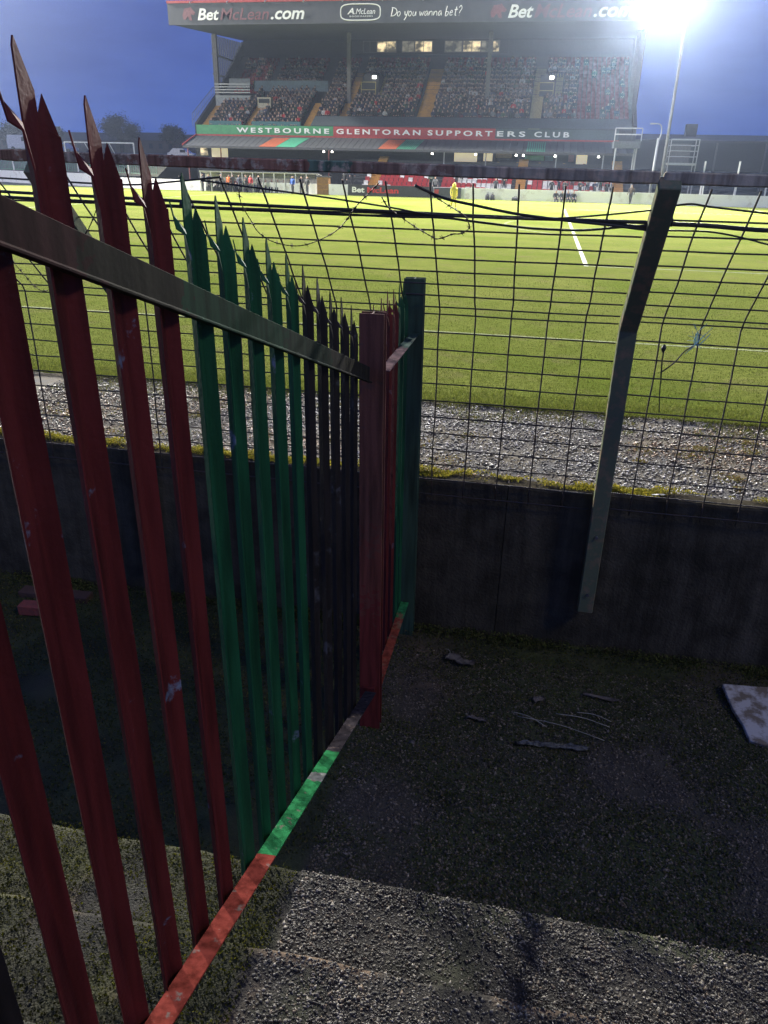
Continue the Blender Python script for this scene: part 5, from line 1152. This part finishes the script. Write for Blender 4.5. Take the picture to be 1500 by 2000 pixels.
# kit bags and photographers by the wall
for x, lab in ((-5.75, 'left of the two dark kit bags against the white far wall'), (-5.25, 'right of the two dark kit bags against the white far wall')):
    b = tag(empty('kit_bag', (x, 81.15, 0)), lab, 'bag', 'kit bags by the far wall')
    MB().tube([(0, 0, 0), (0, 0, 0.1), (0, 0, 0.45), (0, 0, 0.62)], [0.20, 0.24, 0.20, 0.06], 9).build('sack', M['trousers'], b, smooth=True); MB().tube([(-0.08, 0, 0.58), (-0.05, 0, 0.72), (0.05, 0, 0.72), (0.08, 0, 0.58)], 0.02, 5).build('handle', M['boots'], b)
b = tag(empty('kit_bag', (-3.0, 81.1, 0)), 'low dark kit bag below the orange lower stairway', 'bag', 'kit bags by the far wall')
MB().tube([(-0.35, 0, 0.17), (-0.3, 0, 0.17), (0.3, 0, 0.17), (0.35, 0, 0.17)], [0.1, 0.17, 0.17, 0.1], 9).build('sack', M['trousers'], b, smooth=True); MB().tube([(-0.15, 0, 0.32), (-0.1, 0, 0.42), (0.1, 0, 0.42), (0.15, 0, 0.32)], 0.02, 5).build('handle', M['boots'], b)
for k, (x, ct, w_) in enumerate(((0.9, 'black', 'leftmost'), (1.5, 'charcoal', 'second from the left'), (2.05, 'navy', 'third from the left'), (2.6, 'black', 'rightmost'))):
    person('seated', (x, 80.9 + 0.1 * k, -0.25), 0.2, ct, f'crouched person in {ct} coat at the far wall, {w_} of four', GL)
person('walking', (7.9, 81.0, 0.0), -0.4, 'brown', 'person in a brown coat walking by the far wall near the mast', GL)

# people who would share a label are told apart by their order from the left
def tell_apart():
    same = {}
    for o in COL.objects:
        if o.get('category') == 'person': same.setdefault(o['label'], []).append(o)
    nth = ['first', 'second', 'third', 'fourth', 'fifth', 'sixth', 'seventh', 'eighth', 'ninth', 'tenth', 'eleventh', 'twelfth']
    for lab, os_ in same.items():
        if len(os_) > 1:
            for i, o in enumerate(sorted(os_, key=lambda q: q.location.x)): o['label'] = f'{lab}, {nth[min(i, 11)]} such from left'
tell_apart()
# ------------------------------------------------------------------ right background
lm = tag(empty('lamp_post', (10.1, 85.2, 0)), 'slim lamp post with a curved arm beside the floodlight mast', 'lamp post')
MB().tube([(0, 0, 0), (0, 0, 5.9)], [0.16, 0.12], 8).build('pole', M['steel'], lm, smooth=True)
MB().tube(smooth_path([(0.1, 0, 5.7), (0.2, 0, 6.5), (0.0, 0, 7.05), (-0.6, 0, 7.15)], 5), 0.06, 6).build('arm', M['steel'], lm, smooth=True)
MB().box(-0.95, -0.5, -0.1, 0.1, 7.06, 7.2).build('lamp_head', M['steel'], lm)
gan = tag(empty('scaffold_gantry', (12.6, 86, 0)), 'railed scaffold platform on legs right of the floodlight mast', 'gantry')
MB().box(-1.3, 1.4, -1.0, 1.0, 3.55, 3.75).build('platform', M['steel'], gan)
for x in (-1.25, 1.35):
    for y in (-0.95, 0.95): MB().tube([(x, y, 0), (x, y, 5.85)], 0.05, 5).build('upright', M['steel'], gan)
for z in (4.3, 4.8, 5.3, 5.82):
    for y in (-0.95, 0.95): MB().tube([(-1.25, y, z), (1.35, y, z)], 0.035, 5).build('guard_rail', M['steel'], gan)
MB().box(-0.9, 0.9, 0.7, 0.8, 3.8, 5.5).build('back_board', M['steel_dark'], gan)
NP = [(15.0, 86, 3.95, 'leftmost'), (18.2, 86, 4.0, 'second from the left'), (21.6, 86, 4.0, 'third from the left')]
for x, y, h, lab in NP:
    p_ = tag(empty('net_pole', (x, y, 0)), f'white ball net pole beyond the right end of the far wall, {lab}', 'pole', 'white ball net poles')
    MB().tube([(0, 0, 0), (0, 0, h)], 0.09, 6).build('shaft', M['white'], p_); MB().tube([(0, 0, h), (0, 0, h + 0.05)], [0.1, 0.05], 6).build('cap', M['steel_dark'], p_)
for x, y, lab in ((14.9, 84.2, 'leftmost'), (17.9, 84.2, 'second from the left'), (20.6, 84.2, 'third from the left')):
    p_ = tag(empty('short_post', (x, y, 0)), f'short white post close behind the right end of the far wall, {lab}', 'post', 'short white posts behind the wall')
    MB().tube([(0, 0, 0), (0, 0, 2.85)], 0.08, 6).build('shaft', M['white'], p_); MB().tube([(0, 0, 2.85), (0, 0, 2.9)], [0.09, 0.05], 6).build('cap', M['steel_dark'], p_)
shd = tag(empty('covered_terrace', (40, 118, 0)), 'long dark covered terrace behind the right hand goal with a roof vent', 'terrace')
MB().box(-31.5, 40, 4.5, 5, 0, 7.0).build('rear_wall', M['interior'], shd)
MB().prism([(-3.5, 6.5), (5.2, 7.55), (5.2, 7.75), (-3.5, 6.75)], -31.6, 40, 'x').build('roof', M['slate'], shd)
for x in np.arange(-31, 40, 6): MB().box(x, x + 0.2, -3.2, -3.0, 0, 6.5).build('column', M['steel_dark'], shd)
MB().prism([(-3.2, 0), (4.4, 0), (4.4, 3.2), (-3.2, 0.8)], -31.5, 40, 'x').build('terracing', M['tier'], shd)
MB().box(-22.3, -20.9, 2.0, 3.5, 7.2, 8.9).build('roof_vent', M['interior'], shd)

# ------------------------------------------------------------------ left background: bank, goal, fence, houses, trees
M['bank'] = mat('rough_bank', (0.045, 0.05, 0.03), 0.95, col2=(0.05, 0.045, 0.04), scale=0.5)
V = []; F = []
bx = np.linspace(-260, -43.5, 24)
def wall_y(x): return np.interp(x, [p[0] for p in pts], [p[1] for p in pts]) if x > -110 else 118 + (-110 - x) * 0.5
lay = [(0.6, 1.15), (3.5, 2.30), (12, 2.5), (30, 3.9), (70, 4.3), (300, 5.0)]
for x in bx:
    for dy, z in lay: V.append((x, wall_y(x) + dy, z + 0.15 * float(vnoise([x * 0.2], [dy * 0.2])[0])))
k = len(lay); F = [(i * k + j, (i + 1) * k + j, (i + 1) * k + j + 1, i * k + j + 1) for i in range(len(bx) - 1) for j in range(k - 1)]
tag(link('embankment', np_mesh('embankment', V, F, smooth=True), M['bank']), kind='structure')
gl_ = tag(empty('goal', (-58.0, 99.5, 2.45)), 'white goal frame standing on the bank beyond the left end of the pitch', 'goal')
for x in (-4.9, 4.95): MB().tube([(x, 0, 0), (x, 0, 2.44)], 0.09, 6).build('goalpost', M['white'], gl_)
MB().tube([(-4.9, 0, 2.44), (4.95, 0, 2.44)], 0.09, 6).build('crossbar', M['white'], gl_)
for x in (-2.0, 1.5): MB().tube([(x, 0.02, 2.4), (x + 0.4, 1.6, 0.05)], 0.05, 5).build('stanchion', M['white'], gl_)
MB().tube([(-4.9, 1.6, 0.08), (4.95, 1.6, 0.08)], 0.05, 5).build('base_bar', M['white'], gl_)
gf = tag(empty('bank_fence', (0, 0, 0)), 'dark green mesh fence with white posts behind the far left wall', 'fence')
for k, x in enumerate(np.arange(-86, -45, 4.2)):
    y = wall_y(x) + 1.3; MB().tube([(x, y, 1.0), (x, y, 2.75)], 0.09, 6).build('post', M['white'], gf)
    y2 = wall_y(x + 4.2) + 1.3
    for z in (1.5, 2.6): MB().tube([(x, y + 0.05, z), (x + 4.2, y2 + 0.05, z)], 0.035, 4).build('fence_rail', M['sign_green'], gf)
    m_ = MB()
    for q in np.arange(0.3, 4.2, 0.35): yq = y + (y2 - y) * q / 4.2; m_.tube([(x + q, yq + 0.1, 1.3), (x + q, yq + 0.1, 2.65)], 0.02, 3)
    tag(m_.build('bars', M['stripe_green'], gf), kind='stuff')
def house(x, y, w_, d_, h, rh, lab, z0=4.2):
    r = tag(empty('house', (x, y, z0)), lab, 'house', 'houses beyond the left end of the ground')
    MB().box(-w_ / 2, w_ / 2, 0, d_, -1, h).build('wall', M['brick_house'], r)
    rf = MB().prism([(-0.3, h), (d_ / 2, h + rh), (d_ + 0.3, h)], -w_ / 2 - 0.2, w_ / 2 + 0.2, 'x').build('roof', M['slate'], r)
    MB().box(w_ / 2 - 1.1, w_ / 2 - 0.3, d_ / 2 - 0.5, d_ / 2 + 0.5, h + rh - 0.6, h + rh + 0.9).build('chimney', M['brick_house'], rf)
    for q in np.arange(-w_ / 2 + 1.2, w_ / 2 - 0.8, 2.6): MB().box(q - 0.5, q + 0.5, -0.06, 0.04, h * 0.45, h * 0.8).build('window', M['interior'], r)
for i, (x, w_) in enumerate(((-146, 16), (-128, 15), (-112, 14), (-97, 13), (-83, 13))): house(x * 1.02, 186 + 2 * i, w_ + 2.5, 8, 3.0 + 0.25 * (i % 2), 1.9, ('low brick house with a slate roof far left, ' + ['farthest left of the row', 'second from the left of the row', 'in the middle of the row', 'fourth from the left of the row', 'nearest the grandstand'][i]))
def vehicle(x, y, z, l, h, colr, lab, van=False):
    r = tag(empty('van' if van else 'parked_car', (x, y, z)), lab, 'van' if van else 'car'); body = mat('vehicle_paint', colr, 0.35, coat=0.5)
    prof = [(-l / 2, 0.35), (l / 2, 0.35), (l / 2, h * 0.55), (l * 0.38, h * 0.62), (l * 0.26, h), (-l * 0.46, h), (-l / 2, h * 0.7)] if van else [(-l / 2, 0.3), (l / 2, 0.3), (l / 2, h * 0.52), (l * 0.28, h * 0.62), (l * 0.12, h), (-l * 0.28, h), (-l * 0.42, h * 0.62), (-l / 2, h * 0.58)]
    MB().prism(prof, -0.85, 0.85, 'y').build('body', body, r, bevel=0.05)
    for sx in (-1, 1):
        for sy in (-0.86, 0.86): MB().tube([(sx * l * 0.31, sy - 0.08, 0.32), (sx * l * 0.31, sy + 0.08, 0.32)], 0.32, 12).build('wheel', M['boots'], r)
    MB().box(l * 0.0, l * 0.2, -0.87, -0.855, h * 0.62, h * 0.88).build('window', M['interior'], r)
    for sy in (-0.6, 0.6): MB().box(l / 2, l / 2 + 0.02, sy - 0.12, sy + 0.12, h * 0.4, h * 0.5).build('headlight', M['white'], r)
vehicle(-83.5, 121, 3.9, 5.4, 2.3, (0.7, 0.7, 0.72), 'white van parked on the bank at the far left', True)
vehicle(-75.5, 119, 3.7, 4.3, 1.45, (0.04, 0.10, 0.28), 'blue car parked on the bank beside the white van')
vehicle(-54.5, 117, 3.2, 4.2, 1.45, (0.6, 0.6, 0.6), 'pale car parked near the left end of the grandstand')
def tree(x, y, z, h, r, nl, lab):
    root = tag(empty('tree', (x, y, z)), lab, 'tree', 'trees on the left skyline'); tr = MB(); tr.tube([(0, 0, -0.5), (0.1, 0, h * 0.3), (0.0, 0.1, h * 0.6)], [0.35, 0.25, 0.12], 7)
    cs = []
    for k in range(16):
        a = random.uniform(0, 6.28); e = random.uniform(0.1, 1.2); rr = r * random.uniform(0.45, 0.95); p = Vector((math.cos(a) * math.cos(e) * rr, math.sin(a) * math.cos(e) * rr, h * 0.42 + math.sin(e) * (h * 0.5)))
        tr.tube(smooth_path([(0, 0, h * random.uniform(0.2, 0.45)), p * 0.55 + Vector((0, 0, h * 0.15)), p], 3), [0.10, 0.08, 0.07, 0.06, 0.045, 0.03, 0.02], 4); cs.append(p)
    tr.build('trunk', M['bark'], root)
    C_ = np.array([c[:] for c in cs]); idx = rng.integers(0, len(C_), nl); P = C_[idx] + rng.normal(0, r * 0.17, (nl, 3)) * np.array([1, 1, 0.8])
    cc = np.array([0.030, 0.036, 0.022]) * rng.uniform(0.5, 1.4, (nl, 1)); leaves('crown', P, rng.uniform(0.18, 0.42, nl), cc, M['leaf'], root)
tree(-104, 190, 4.0, 8.6, 5.2, 9000, 'large bushy tree on the skyline behind the goal')
tree(-134, 190, 4.4, 6.6, 4.4, 6000, 'low tree on the skyline at the far left edge')
tree(-124, 192, 4.4, 6.0, 3.2, 4500, 'small rounded tree between the left edge and the goal')
tree(-93, 194, 4.4, 6.3, 4.0, 6000, 'broad low tree on the skyline left of the grandstand')
tree(-84, 196, 4.4, 5.6, 3.6, 5000, 'low tree on the skyline closest to the grandstand')

# ------------------------------------------------------------------ damp air in the floodlights
hz = MB().box(-410, 340, -70, 570, -1.2, 48.0).build('haze', None)
hm = bpy.data.materials.new('damp_air'); hm.use_nodes = True; ht = hm.node_tree; ht.nodes.clear()
ho = ht.nodes.new('ShaderNodeOutputMaterial'); hv = ht.nodes.new('ShaderNodeVolumePrincipled')
hv.inputs['Color'].default_value = (0.66, 0.78, 1.0, 1); hv.inputs['Density'].default_value = 0.00065; hv.inputs['Anisotropy'].default_value = 0.86
ht.links.new(hv.outputs[0], ho.inputs['Volume']); hz.data.materials.clear(); hz.data.materials.append(hm)
tag(hz, 'thin damp haze glowing in the floodlights', 'haze', kind='stuff')
